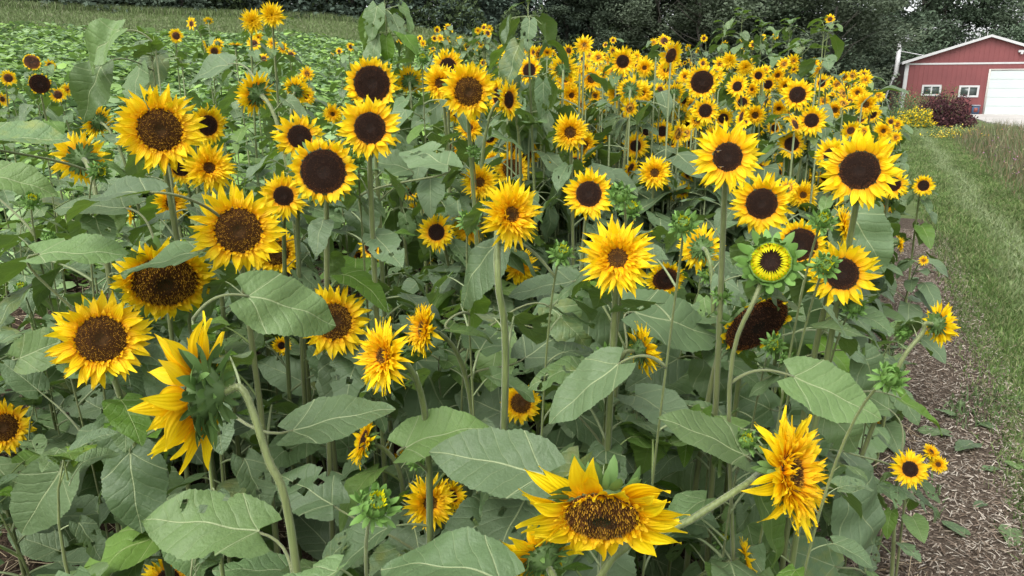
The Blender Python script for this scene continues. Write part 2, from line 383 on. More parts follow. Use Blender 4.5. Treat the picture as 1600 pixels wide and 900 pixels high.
def head(kind, rs, hi, rd=None, sparse=1.0, droop=0., big=1.0, wmul=1.0):
    rd = rd or {'D': .215, 'F': .235, 'C': .14, 'P': .1}[kind]
    pm = MB(); full = .5 - rd
    n1 = int((25 if kind == 'D' else 29) * sparse)
    if not hi: n1 = 15
    for lay, (n, l0, el, zz) in enumerate(((n1, 1.0, .0, -.014), (n1 - 2, .95, .17, -.004), (int(n1 * .75), .78, .34, .003))):
        if not hi and lay == 2: continue
        for k in range(n):
            if hi and rs.random() < (.07 if sparse >= 1 else .15): continue
            ph = 2 * PI * (k + .5 * lay + rs.uniform(-.36, .36)) / n
            L = full * l0 * rs.choice((rs.uniform(.86, 1.08), rs.uniform(.95, 1.12), rs.uniform(.6, .95)))
            petal(pm, rs, rd * .96, ph, L, rs.uniform(.062, .098) * (1 if hi else 1.5) * (1.12 if kind == 'D' else 1) * wmul * (.9 + .3 * rd), el + rs.uniform(-.26, .28) - droop, zz, hi,
                  tipcurl=rs.uniform(-.5, .4) - droop * .8, tw=rs.choice((0, 0, rs.uniform(-1.3, 1.3))), side=rs.uniform(-.3, .3))
    if kind in 'CPF' and (hi or kind != 'F'):
        rin = {'C': .46, 'P': .5, 'F': .30}[kind]; layers = {'C': 5, 'P': 7, 'F': 2}[kind]
        for lay in range(layers if hi else 2):
            q = (lay + 1) / (layers if hi else 2)
            n = int({'C': 30, 'P': 30, 'F': 40}[kind] * (1 - .35 * q)) if hi else 10
            for k in range(n):
                r_ = rd * (1.04 - ({'C': .25, 'P': .85, 'F': .12}[kind]) * q); L = {'C': .24, 'P': .24, 'F': .085}[kind] * rs.uniform(.55, 1.15) * (1 - .35 * q)
                g = rs.uniform(.85, 1.05); petal(pm, rs, r_, 2 * PI * (k + rs.random()) / n, L, rs.uniform(.022, .045) * (1.6 if not hi else 1), .45 + .6 * q + rs.uniform(-.25, .25), .012, hi and lay < 3,
                                                  tipcurl=rs.uniform(-.5, .4), tw=rs.uniform(-.8, .8), side=rs.uniform(-.3, .3), col=(g, g * (.86 if kind != 'P' else .93), 1))
    return calyx(rs, rd, hi, big), pm, disc(rs, rd, kind, hi)
HEADS = {}
def get_head(kind, v, hi):
    key = (kind, v, hi)
    if key not in HEADS:
        rs = random.Random(hash((ord(kind[0]), v, hi)) % 99991)
        kw = {'D': dict(kind='D', rd=(.215, .19, .235, .205)[v % 4]), 'C': dict(kind='C', rd=(.14, .12, .165, .15)[v % 4]), 'E': dict(kind='D', rd=.31), 'G': dict(kind='F', rd=.30), 'B': dict(kind='D', rd=.17, big=.72, droop=-.12), 'H': dict(kind='F', rd=.215, sparse=.62, wmul=1.5),
              'S': dict(kind='D', rd=.17, sparse=.72, droop=-.25, big=.95, wmul=1.4), 'N': dict(kind='D', rd=.40, sparse=.35)}.get(kind, dict(kind=kind))
        kd = kw.pop('kind'); c, p, d = head(kd, rs, hi, **kw)
        HEADS[key] = (c.mesh('calyx', MT['green']), p.mesh('petals', MT['petal']), d.mesh('disc', MT['disc'], False))
    return HEADS[key]
def bud_mesh(v, opening):
    """closed green bud of pointed bracts, unit diameter, facing +Z; opening 0..1 shows yellow tips"""
    rs = random.Random(900 + v); mb = MB(); pm = MB()
    rows = [(0, -.2), (.1, -.19), (.24, -.08), (.27, .04), (.2, .14), (.02, .16)]; n = 12
    if opening > .5: rows = [(0, -.2), (.1, -.19), (.24, -.12), (.31, -.02), (.30, .06), (.27, .05)]
    V = [(r_ * math.cos(2 * PI * k / n), r_ * math.sin(2 * PI * k / n), z) for r_, z in rows for k in range(n)]
    mb.add(V, [(i * n + (k + 1) % n, i * n + k, (i + 1) * n + k, (i + 1) * n + (k + 1) % n) for i in range(5) for k in range(n)], (.13, .23, .05))
    for rr, zz, m_, L, el0, cu in ((.16, -.16, 8, .30, -.4, .2), (.25, -.08, 11, .30, .2, .2), (.30, -.02, 14, .28, .95, -.7), (.27, .08, 14, .24, 1.3, -.9), (.18, .14, 11, .17, 1.5, -.9)):
        if opening > .5 and zz > .05: continue
        if opening > .5: el0 -= .2; m_ += 6; L *= .8
        for k in range(m_):
            ph = 2 * PI * (k + rs.uniform(-.3, .3)) / m_; er = Vector((math.cos(ph), math.sin(ph), 0)); el = el0 + rs.uniform(-.3, .3)
            g = rs.uniform(.8, 1.3); bract(mb, rs, er * rr + Vector((0, 0, zz)), er * math.cos(el) + Vector((0, 0, math.sin(el))), Vector((0, 0, -1)) if el < .4 else er, L * rs.uniform(.8, 1.35), .14 if rr > .2 else .11, cu + rs.uniform(-.5, .7), 5, (.12 * g, .23 * g, .05 * g))
    if opening > 0:
        for k in range(int(16 + 14 * opening)):
            g = rs.uniform(.9, 1.05); a = 2 * PI * k / int(16 + 14 * opening)
            
            if opening > .5: petal(pm, rs, .27, a, .145, .045, 2.75 + rs.uniform(-.15, .2), .06, True, tipcurl=.0, col=(.80 * g, g, 1.0)); petal(pm, rs, .29, a + .1, .10, .05, 2.2, .04, True, col=(.5 * g, .85 * g, 1.0))
            else: petal(pm, rs, .12, a, .22 + .1 * opening, .07, 1.25 + rs.uniform(-.2, .2), .1, True, tipcurl=.3, col=(.75 * g, g, 1.0))
    return mb.mesh('bud', MT['green']), (pm.mesh('bud petals', MT['petal']) if opening > 0 else None)
BUDS = [bud_mesh(0, 0), bud_mesh(1, .3), bud_mesh(2, 0), bud_mesh(3, .4)]
BUD_OPEN = bud_mesh(5, 1.0)
mb = disc(random.Random(3), .25, 'D', True); BUD_DISC = mb.mesh('bud disc', MT['disc'], False)
# ------------------------------------------------------------------ plant assembly
PROT = []      # (px, py, radius, depth): spots where a head or a placed leaf shows in the photograph
STEMS = []     # (root, base, [points])
def frame_from(n, roll=0.):
    n = n.normalized(); x = Vector((0, 0, 1)).cross(n)
    if x.length < 1e-3: x = Vector((1, 0, 0))
    x.normalize(); y = n.cross(x); M = Matrix((x, y, n)).transposed().to_4x4()
    return M @ Matrix.Rotation(roll, 4, 'Z')
def head_depth(typ, dpx, D=None):
    D = D or {'D': .15, 'E': .17, 'F': .2, 'G': .21, 'C': .15, 'P': .15, 'B': .15, 'H': .25, 'S': .25, 'N': .2, 'b': .05, 'o': .11}[typ]
    return D * FPX / dpx, D
_PA = [None, 0]
GRID = [Vector((a * w_, .5 + b_ * .19, .22 - .04 * b_)) for b_, w_ in enumerate((.15, .36, .38, .3, .2, .04)) for a in (-1, -.5, 0, .5, 1)]
def leaf_ok(pts, selfid, slack=1.04, rmin=0):
    if _PA[1] != len(PROT): _PA[0] = np.array(PROT); _PA[1] = len(PROT)
    A = _PA[0]; q = np.array([proj(p) for p in pts]); x, y, d = q[:, :1], q[:, 1:2], q[:, 2:]
    if d.min() < .55: return False
    if not (0 <= selfid < 9000 and H[selfid][0] > 1400) and np.any((x > np.interp(y, [150, 200, 290, 330, 380, 480, 900], [1395, 1418, 1440, 1425, 1412, 1420, 1438])) & (y > 150) & (d < 12)): return False
    big = q[:, 0].max() - q[:, 0].min() + q[:, 1].max() - q[:, 1].min()
    dd = A[:, 3] + np.where(A[:, 4] == selfid, .02, 0); rr = np.where(A[:, 2] < rmin, 0, A[:, 2] * slack + min(8, big / 30) * (slack > 1))
    return not np.any((d < dd) & ((x - A[:, 0])**2 + (y - A[:, 1])**2 < rr**2))
def add_leaves(root, base, pts, n, size, sid, rs, t0=.22, t1=.93, hi=True):
    off = rs.random() * 6; made = 0
    for i in range(n):
        for tr in range(9):
            t = t0 + (t1 - t0) * (i + rs.random() * .8) / n; k = t * (len(pts) - 1); a = int(k); p = pts[a].lerp(pts[min(a + 1, len(pts) - 1)], k - a)
            s = size * (1.12 - .75 * max(0, t - .45) / .55) * rs.uniform(.75, 1.2) * .94**tr; az = off + i * 2.4 + tr * 1.1 + rs.uniform(-.4, .4)
            tilt = rs.uniform(-.15, .3)
            M = Matrix.Translation(p) @ Matrix.Rotation(az, 4, 'Z') @ Matrix.Rotation(tilt, 4, 'X') @ Matrix.Diagonal((s, s, s, 1))
            c = [M @ v for v in GRID]
            if leaf_ok(c, sid, *(((1.04, 0) if sid >= 9000 or H[sid][2] > 60 else (.85, 8)) if sid >= 0 else (1.04, 0))):
                link('leaf', rs.choice(LEAF_HI), root, Matrix.Translation(-base) @ M); made = max(made, t); break
    return made
def stem_points(H, n, base, via=None):
    end = H
    if via: P = [base, base.lerp(via[0], .5) + Vector((0, 0, .05))] + via + [end - n * .03, end]; return crom(P, 5)
    h = H.z - base.z; k = min(.16, h * .25)
    return bez(base, base + Vector((0, 0, h * .6)), end - n * k + Vector((0, 0, -.01)), end, 18)
NAMES = []
def SZ(typ, dpx): return 1.0 if typ in 'boSH' else 1.13 if dpx < 60 else 1.06
def add_plant(i, px, py, dpx, typ, fx=0., fy=0., fz=1., D=None, leaves=9, size=.2, via=None, base_off=None, label=None, key=None, vv=None, hi=None, depth=None, lens=None, roll=None):
    rs = random.Random(1000 + i)
    d, D = head_depth(typ, dpx, D); H = at(px, py, d)
    rn = ray(px, py).normalized(); n = (-rn * fz + RT * fx + UP * fy).normalized()
    hi = (dpx >= 26) if hi is None else hi
    b2 = Vector((H.x, H.y, 0)) - Vector((n.x, n.y, 0)) * .13 + Vector((rs.uniform(-.07, .07), rs.uniform(-.02, .12), 0))
    if base_off: b2 = Vector((H.x + base_off[0], H.y + base_off[1], 0))
    base = Vector((b2.x, b2.y, gzf(b2.x, b2.y) - .02))
    root = link('sunflower' if typ not in 'bo' else 'budding_sunflower', None); root.location = base
    if via: via = [at(a, b, d + dd) for a, b, dd in via]
    M = Matrix.Translation(-base + H) @ frame_from(n, rs.uniform(0, 6.28) if roll is None else roll) @ Matrix.Diagonal((D * SZ(typ, dpx), D * SZ(typ, dpx), D * SZ(typ, dpx), 1))
    nb = .15 if typ not in 'bo' else .18
    P = stem_points(H - n * nb * D, n, base, via)
    r0 = (.0075 if typ not in 'bo' else .0048) * min(1.0, (D / .16)**.6); m_ = len(P)
    if D > .21: r0 *= .82
    sm = MB(); tube(sm, [p - base for p in P], [r0 * (1.25 - .45 * k / m_) for k in range(m_)], 16 if d < 2.2 else 8 if hi else 5)
    if d < 2.2:
        for k in range(m_ * 16):
            if k % 2: c_ = P[k // 16] - base; sm.v[k] = tuple(Vector(sm.v[k]).lerp(c_, .10))
        for k in range(520):
            a_ = rs.randrange(m_ // 3, m_ - 1); f_ = rs.random(); i1 = a_ * 16 + rs.randrange(16); b_ = Vector(sm.v[i1]).lerp(Vector(sm.v[i1 + 16]), f_); o_ = (b_ - (P[a_] - base).lerp(P[a_ + 1] - base, f_)).normalized()
            t_ = (P[a_ + 1] - P[a_]).normalized(); e_ = b_ + o_ * rs.uniform(.002, .0045) - t_ * rs.uniform(-.001, .002)
            sm.add([b_ - t_ * .0003, b_ + t_ * .0003, e_], [(0, 1, 2)], (1, 1, 1))
    link('stem', sm.mesh('stem', MT['stem']), root)
    if typ == 'b':
        g, p_ = BUDS[i % 4]; hb = link('bud', g, root, M)
        if p_: link('petal_ring', p_, hb)
    elif typ == 'o':
        g, p_ = BUD_OPEN; hb = link('bud', g, root, M); link('petal_ring', p_, hb); link('disc', BUD_DISC, hb, Matrix.Translation((0, 0, .05)))
    else:
        v = (vv if vv is not None else i % (4 if typ in 'DCF' else 2)); c, p_, dk = get_head(typ, v, hi)
        hb = link('flower_head', c, root, M); link('petal_ring', p_, hb); link('disc', dk, hb)
    if typ in 'bo': rr = dpx * .35
    else: rr = dpx * .42
    root['label'] = label or ''; root['category'] = 'sunflower' if typ not in 'bo' else 'sunflower bud'
    NAMES.append([root, px, py, typ, label, key])
    STEMS.append((root, base, P, i))
    return root, base, P, rs, leaves, size, i, hi
#  px, py, diameter px, type, fx, fy, fz, extras, label, landmark key
H = []
def h(px, py, dpx, typ='D', fx=0., fy=0., fz=1., label=None, key=None, **kw): H.append((px, py, dpx, typ, fx, fy, fz, label, key, kw))
GB, GU = 'sunflowers blooming across the bed', 'sunflower buds among the blooms'
h(940, 806, 275, 'H', .0, -.78, .72, 'huge wide sunflower with brown fuzzy disc nodding at the bottom edge', 'huge nodding sunflower', D=.27, leaves=6)
h(312, 615, 262, 'S', -1.0, -.05, -.05, 'large sunflower in profile with ragged drooping petals and curly green bracts', 'ragged profile sunflower', via=[(455, 830, .02), (418, 715, .0)], base_off=(.16, -.05), leaves=5, D=.25)
h(1238, 740, 196, 'C', .75, .0, .62, 'shaggy sunflower in profile at the end of a long slanting stem', 'shaggy slanting-stem sunflower', via=[(935, 905, -.04), (1080, 812, -.04), (1165, 757, -.02)], base_off=(-.42, -.05), leaves=5, D=.22)
h(846, 868, 152, 'B', -.3, .5, -.5, 'sunflower seen from behind with curled bracts, below the huge nodding bloom', 'turned-back sunflower', via=None, D=.17, leaves=5)
h(372, 360, 145, 'F', .05, -.05, 1, 'big golden sunflower with wide fuzzy brown disc, above the shaded one', 'wide golden sunflower', leaves=9)
h(250, 203, 134, 'F', .05, .0, 1, 'tall broad sunflower with brown flecked disc and green centre', 'tall broad sunflower')
h(258, 440, 152, 'G', .05, -.62, .75, 'shaded sunflower hanging face down under a big leaf', 'hanging shaded sunflower', D=.23)
h(158, 530, 150, 'F', .0, .05, 1, 'spiky yellow sunflower with round brown ring and dark green centre', 'spiky ringed sunflower')
h(522, 502, 118, 'F', .35, .05, .9, 'golden sunflower half covered by a large leaf', 'leaf-covered sunflower')
h(598, 556, 124, 'C', -.7, .05, .7, 'shaggy sunflower turned sideways with a narrow torn disc', 'shaggy sideways sunflower')
h(660, 514, 88, 'C', -.85, .1, .5, 'narrow frilly sunflower seen nearly edge on', 'narrow frilly sunflower')
h(6, 668, 88, 'F', -.35, 0, 1, 'sunflower cut off by the frame edge beside dark leaves', 'frame-cut sunflower')
h(127, 248, 88, 'B', -.3, .05, -.9, 'sunflower seen from behind with its green bract rosette showing', 'green-backed sunflower')
h(152, 190, 52, 'B', -.75, .2, -.5, 'small turned-away sunflower above the green-backed one', None)
h(400, 146, 72, 'B', -.7, .3, -.45, 'turned-away sunflower with a folded leaf across its back', 'folded-leaf sunflower')
h(394, 33, 37, 'P', .1, .1, 1, 'small high sunflower with pale green centre against dark trees', 'green-hearted sunflower')
h(425, 24, 40, 'P', 0, .1, 1, 'small high pompom sunflower against dark trees', 'high pompom sunflower')
h(581, 131, 86, 'E', .0, .1, 1, 'tall sunflower with wide plain chocolate disc', 'wide chocolate-disc sunflower')
h(578, 200, 100, 'D', .05, .1, 1, 'full round sunflower with neat dark disc below the chocolate-disc one', 'full round sunflower')
h(505, 268, 108, 'E', -.1, .05, 1, 'sunflower with very large dark disc behind two smaller blooms', 'large-disc sunflower')
h(468, 214, 82, 'D', .1, .05, 1, 'dark-centred sunflower beside the one with very large disc', None)
h(327, 262, 84, 'C', .05, .05, 1, 'loose-petalled sunflower with small ragged centre under the tall broad one', 'loose-petalled sunflower')
h(325, 196, 64, 'D', .6, -.15, .8, 'sunflower turned away behind the tall broad bloom, dark disc in profile', None)
h(267, 318, 60, 'C', .55, 0, .8, 'small shaggy sunflower facing sideways above the hanging shaded one', 'small sideways sunflower')
h(283, 262, 55, 'D', -.1, -.1, 1, None, None)
h(443, 306, 78, 'D', .0, .1, 1, 'neat dark-centred sunflower touching the wide golden one', 'neat dark sunflower')
h(432, 395, 82, 'F', .3, -.25, .9, 'golden sunflower mostly hidden behind the wide golden one', None)
h(205, 330, 42, 'D', -.85, 0, .35, 'thin sunflower in profile above the mulch gap', None)
h(965, 403, 124, 'C', .0, .0, 1, 'full sunflower with small black centre and orange inner frill', 'orange-frilled sunflower')
h(799, 335, 118, 'C', .5, .05, .85, 'tall oval shaggy sunflower with torn inner petals', 'torn oval sunflower', via=[(790, 560, .1), (778, 440, .03)])
h(732, 143, 92, 'F', .1, .0, 1, 'bushy golden sunflower with speckled centre in front of two smaller ones', 'bushy speckled sunflower')
h(688, 130, 58, 'C', -.1, .05, 1, 'small golden sunflower just behind the bushy speckled one', None)
h(700, 103, 52, 'D', .0, .15, 1, None, None)
h(640, 126, 46, 'B', .0, .4, -.8, 'small sunflower seen from behind beside the wide chocolate-disc one', None)
h(891, 207, 58, 'C', .0, .0, 1, 'round golden sunflower with small black eye in mid bed', 'black-eyed golden sunflower')
h(913, 226, 44, 'C', .1, -.05, 1, None, None); h(734, 200, 44, 'C', 0, 0, 1, None, None)
h(815, 237, 60, 'G', .1, -.4, .85, 'dull shaded sunflower drooping above a cluster of blooms', None)
h(920, 303, 82, 'D', .0, .05, 1, 'clean sunflower with oval black disc in mid bed', 'oval black-disc sunflower')
h(908, 340, 44, 'C', 0, -.3, 1, None, None)
h(750, 285, 62, 'C', -.1, .1, 1, None, None); h(800, 264, 58, 'F', .1, .15, 1, None, None)
h(733, 355, 58, 'C', -.1, -.1, 1, 'small golden sunflower with a half-open bud in front of it', None)
h(682, 363, 62, 'D', -.25, .05, 1, 'small starry sunflower with oval dark eye', 'small starry sunflower')
h(580, 386, 46, 'D', -.45, .0, .9, 'little star-shaped sunflower alone among dark leaves', 'little lone sunflower')
h(1137, 245, 114, 'D', .05, .05, 1, 'large sunflower with bees on its black disc', 'bee-visited sunflower', vv=1)
h(1190, 318, 98, 'D', .0, .05, 1, 'low dark-centred sunflower above the opening bud', 'low dark sunflower')
h(1343, 266, 122, 'D', -.1, .0, 1, 'large sunflower with upswept petals at the path side of the bed', 'upswept sunflower', vv=2)
h(1316, 428, 112, 'D', .25, .0, 1, 'sunflower half hidden behind green bud clusters', 'bud-hidden sunflower')
h(1318, 352, 66, 'C', .85, .1, .35, 'frilly yellow sunflower in profile above the bud-hidden one', None)
h(1250, 382, 80, 'E', .1, -.2, 1, 'dark-disc sunflower behind a bud cluster and bent stalk', None)
h(1182, 508, 128, 'N', .45, -.55, .6, 'drooping sunflower with huge bare black disc and few petals', 'drooping bare-disc sunflower')
h(1204, 410, 108, 'o', .0, .1, 1, 'green opening bud with short yellow rays round a black centre', 'opening bud', D=.13, leaves=4, via=[(1140, 600, .08), (1180, 465, .0)])
h(1095, 388, 76, 'B', -.3, 0, -.9, 'sunflower seen from behind beside the low dark one', None)
h(1040, 436, 62, 'E', .2, -.5, .8, 'shaded sunflower drooping behind leaves beside the orange-frilled one', None)
h(1003, 547, 86, 'B', .8, .15, -.25, 'half-open sunflower in profile with spiky green bracts', 'half-open profile sunflower', via=[(945, 720, .05), (965, 590, .02)])
h(1467, 506, 72, 'B', .9, .0, -.2, 'lone sunflower leaning out over the mulch in profile', 'leaning mulch-side sunflower', via=[(1400, 580, .02), (1440, 522, 0)], base_off=(-.28, .05))
h(812, 416, 58, 'C', -.3, .1, .9, 'golden sunflower peeping over a pale leaf', None)
h(814, 630, 66, 'F', .05, .1, 1, 'sunflower rising from behind the biggest pale leaf', None, D=.13)
h(568, 688, 88, 'D', -.85, .25, .3, 'small upright sunflower in profile above a green bud', 'small profile sunflower')
h(672, 786, 88, 'C', .25, -.1, 1, 'orange-hearted sunflower low behind a crossing stem', 'low orange-hearted sunflower', D=.14)
h(708, 775, 52, 'B', .5, .2, .3, 'tiny half-open sunflower against the low orange-hearted one', None, D=.09)
h(619, 700, 32, 'D', .1, -.1, 1, 'tiny dark-eyed sunflower deep in the shade of leaves', None, D=.08)
h(262, 908, 84, 'D', 0, .2, 1, 'two bright petal tips of a sunflower poking over the bottom edge', None)
h(-4, 905, 60, 'D', 0, .2, 1, 'single petal tip showing in the bottom corner', None)
h(1422, 733, 62, 'D', .35, .0, .95, 'low yellow sunflower beside the mulch', 'low mulch-side sunflower', D=.12, leaves=6)
h(1455, 706, 28, 'C', .6, .4, .8, 'small orange flower head just above the mulch', None, D=.06, leaves=4); h(1466, 726, 28, 'C', .3, 0, 1, 'small round orange flower head over the mulch, lower of a pair', None, D=.06, leaves=4)
h(955, 500, 54, 'D', -.5, .1, .8, 'shaded sunflower deep between stems below the orange-frilled one', None)
h(975, 490, 34, 'D', .1, -.1, 1, None, None)
h(440, 540, 30, 'B', .2, 0, 1, None, None, D=.07); h(1165, 872, 56, 'B', .8, .1, .2, 'yellow-tipped opening flower head at the bottom edge', 'yellow-tipped opening head', D=.08)
h(1396, 288, 46, 'D', .2, -.1, 1, 'dark-centred sunflower tucked behind the upswept one', None); h(1388, 318, 30, 'D', .2, -.1, 1)
h(1443, 290, 32, 'D', .2, 0, 1, 'small sunflower jutting over the grass path', 'path-edge sunflower'); h(1300, 243, 54, 'D', -.1, 0, 1)
h(1023, 270, 52, 'C', 0, 0, 1, 'orange-centred sunflower in mid bed beside a pale leaf', 'mid orange sunflower'); h(993, 228, 42, 'D', .3, 0, 1); h(1050, 222, 34, 'C', .2, 0, 1)
h(973, 96, 44, 'D', .1, 0, 1, 'oval dark-centred sunflower standing above the far bed', 'high oval sunflower'); h(1041, 109, 34, 'D', 0, 0, 1); h(1007, 106, 32); h(1097, 128, 50, 'E', 0, 0, 1, 'wide brown-disc sunflower in the crowded far bed', 'crowded wide-disc sunflower')
h(1053, 145, 34); h(1102, 173, 44, 'D', .25, 0, 1, 'dark-centred sunflower beneath the crowded wide-disc one', None); h(1152, 135, 36); h(1246, 148, 48, 'D', 0, .1, 1, 'star-shaped sunflower facing straight out of the far bed', 'far star sunflower'); h(1268, 188, 48, 'D', .1, 0, 1, 'bright round sunflower under the far star-shaped one', 'far round sunflower')
h(1237, 225, 46, 'D', 0, 0, 1, 'sunflower with small round disc above the low dark one', None); h(1284, 130, 28); h(1305, 172, 30); h(1353, 163, 38); h(1340, 145, 26); h(1380, 205, 34); h(1362, 178, 28); h(1330, 222, 30); h(1290, 215, 26)
h(1255, 305, 48, 'C', .1, .1, 1); h(1265, 278, 34, 'D', .8, 0, .4); h(880, 108, 44, 'B', 0, .3, -.8, 'sunflower seen from behind near the tall wilted stalk', None); h(884, 124, 40, 'C'); h(893, 149, 40, 'C', 0, 0, 1, 'golden sunflower with tiny black eye near the tall wilted stalk', None)
h(827, 110, 42, 'D', 0, 0, 1, 'small sunflower beside the hanging wilted leaf', 'wilted-stalk sunflower'); h(795, 156, 62, 'D', .75, 0, .5, 'long narrow sunflower turned sideways in mid bed', 'mid narrow sunflower'); h(776, 150, 54, 'D', -.85, 0, .4); h(840, 154, 32, 'D', .8, 0, .5)
h(924, 124, 38, 'C', 0, .1, 1); h(965, 148, 40, 'C', -.3, 0, 1); h(985, 140, 44, 'B', 0, .2, -1); h(1003, 146, 40, 'C', .2, 0, 1); h(935, 175, 30, 'B', 0, .5, .3); h(1035, 205, 36, 'D', .1, 0, 1)
h(1080, 165, 30); h(1070, 120, 26); h(1140, 95, 28, 'P'); h(1165, 105, 30, 'P'); h(1125, 100, 24); h(1185, 118, 28); h(1200, 132, 26); h(1215, 118, 26, 'C'); h(1228, 135, 30, 'D'); h(1175, 140, 26, 'C'); h(1160, 160, 28); h(1195, 155, 24); h(1120, 148, 28, 'C')
h(1240, 95, 22, 'C'); h(1225, 100, 22, 'C'); h(1272, 100, 20); h(1240, 108, 20); h(1300, 150, 24); h(1320, 120, 18); h(1330, 130, 18); h(1350, 118, 20); h(1352, 125, 22); h(1308, 132, 22); h(1372, 150, 20); h(1345, 185, 24, 'D', .3); h(1392, 190, 18); h(1402, 195, 20)
h(1400, 215, 22); h(1260, 165, 28); h(1217, 170, 30, 'C'); h(1180, 180, 34, 'C', 0, -.2); h(1130, 185, 34, 'D', 0, -.3); h(1075, 195, 30, 'D', -.2); h(1040, 180, 28); h(940, 205, 26); h(910, 180, 24); h(860, 180, 24, 'D', .5); h(1000, 180, 26, 'C')
h(1038, 64, 22, 'D', 0, 0, 1, 'small dark-eyed sunflower topping the far bed', 'far topping sunflower'); h(1022, 66, 14); h(1048, 70, 14); h(1132, 70, 13); h(1162, 60, 12); h(1177, 70, 13); h(1157, 80, 12); h(1192, 58, 10); h(1212, 56, 11, 'D', .5); h(1297, 30, 15, 'D', 0, .1, 1, 'tiny sunflower atop the tall lone stalk against trees', 'lone stalk sunflower', D=.12)
h(1100, 60, 12); h(958, 63, 11); h(946, 70, 10); h(903, 75, 12); h(905, 82, 11); h(1075, 75, 12); h(1090, 80, 12)
for x, y, s in ((683, 47, 12), (700, 44, 14), (704, 52, 12), (688, 60, 14), (700, 62, 13), (679, 60, 11), (718, 62, 12), (730, 73, 12), (747, 48, 12), (756, 43, 12), (765, 45, 12), (762, 52, 14), (746, 62, 12), (751, 70, 12), (742, 80, 10), (783, 78, 15), (656, 60, 11), (661, 68, 12), (676, 76, 12), (675, 86, 12), (624, 66, 10), (548, 73, 14), (530, 80, 12), (775, 95, 12), (795, 62, 8), (755, 98, 12), (910, 92, 14), (915, 100, 12), (945, 88, 12), (520, 85, 9)): h(x, y, s)
h(299, 37, 20, 'D', -.6, .1, .8, 'tiny profile sunflower above the field of green crop', None); h(275, 56, 22, 'D', .1, 0, 1, 'tiny sunflower standing alone before the green crop', 'crop-side tiny sunflower'); h(326, 33, 16, 'B', 0, .7, -.4); h(322, 70, 18, 'D'); h(340, 68, 20, 'D', 0, -.3); h(335, 80, 22, 'D', .3, -.3); h(368, 70, 24, 'C', 0, .4); h(397, 68, 22, 'D', 0, .3); h(425, 68, 18, 'C'); h(442, 75, 20, 'D'); h(455, 85, 16, 'D'); h(412, 92, 18, 'D'); h(404, 58, 16)
h(13, 122, 24, 'D', .3, .1, 1, 'small sunflower by the frame edge before the green crop', 'edge sunflower'); h(50, 97, 24, 'N', 0, 0, 1, 'faded brown seed head with few petals before the green crop', 'faded seed head', D=.12); h(62, 131, 32, 'N', .1, 0, 1, 'larger faded seed head below the other faded one', None, D=.14)
h(78, 102, 18, 'D', .7); h(90, 148, 24, 'D'); h(4, 155, 22, 'D', .2); h(105, 140, 20, 'D'); h(20, 138, 14)
h(480, 115, 24, 'C', .3, .3); h(463, 140, 44, 'B', .3, .4, -.5); h(472, 128, 26, 'B', .6, .3, -.3); h(520, 178, 34, 'C'); h(478, 150, 30, 'C', .2)
h(650, 330, 30, 'D', 0, -.2); h(605, 340, 26, 'C'); h(560, 400, 24, 'D', -.3); h(660, 400, 34, 'C', 0, -.2); h(880, 380, 24, 'C', .2, .4); h(1350, 300, 30); h(1407, 382, 26, 'C', .8, 0, .4, None, None, D=.08); h(1443, 407, 16, 'C', .3, 0, 1, 'small orange flower head fallen low over the mulch', None, D=.05)
h(1368, 664, 18, 'C', .1, 0, 1, None, None, D=.06); h(1405, 665, 12, 'C', .1, 0, 1, None, None, D=.05); h(130, 385, 26, 'D', 0, -.3); h(110, 430, 30, 'D', .3, -.2, None or 1); h(700, 235, 40, 'F', .1, -.4); h(770, 250, 28, 'C'); h(715, 175, 40, 'D', .2, -.5)
h(765, 215, 30, 'D', .2, -.2); h(950, 250, 30, 'D', .1, .2); h(1030, 300, 34, 'B', .1, .3, -.4); h(968, 250, 34, 'B', .3, .2, -.5); h(600, 235, 30, 'C'); h(1215, 270, 28, 'D', -.3); h(1170, 205, 26, 'C'); h(1210, 200, 26, 'D')
for a_ in ((870, 255, 28, 'D'), (1065, 255, 28, 'C'), (1080, 225, 26, 'D', .5), (1000, 255, 28, 'B', .2, .3, -.5), (1160, 275, 26, 'D'), (1220, 250, 27, 'C'), (1290, 275, 34, 'D', .3), (1312, 300, 34, 'D', .4, -.1), (1235, 345, 42, 'C', -.2, .3), (850, 300, 26, 'C'), (870, 345, 27, 'B', .3, .4, -.3), (640, 300, 27, 'D', -.3), (1110, 330, 27, 'C', .2, .3), (620, 260, 26, 'C'),
           (955, 215, 28, 'D', .4), (1090, 205, 27, 'C', -.3, .2), (1010, 205, 26, 'D', .1, .2), (865, 225, 26, 'D', -.4, .1), (1145, 215, 26, 'B', .2, .4, -.4), (1255, 245, 27, 'D', .3), (1365, 235, 28, 'D', .3, .1), (930, 150, 27, 'C'), (1065, 180, 28, 'D')): h(*a_)
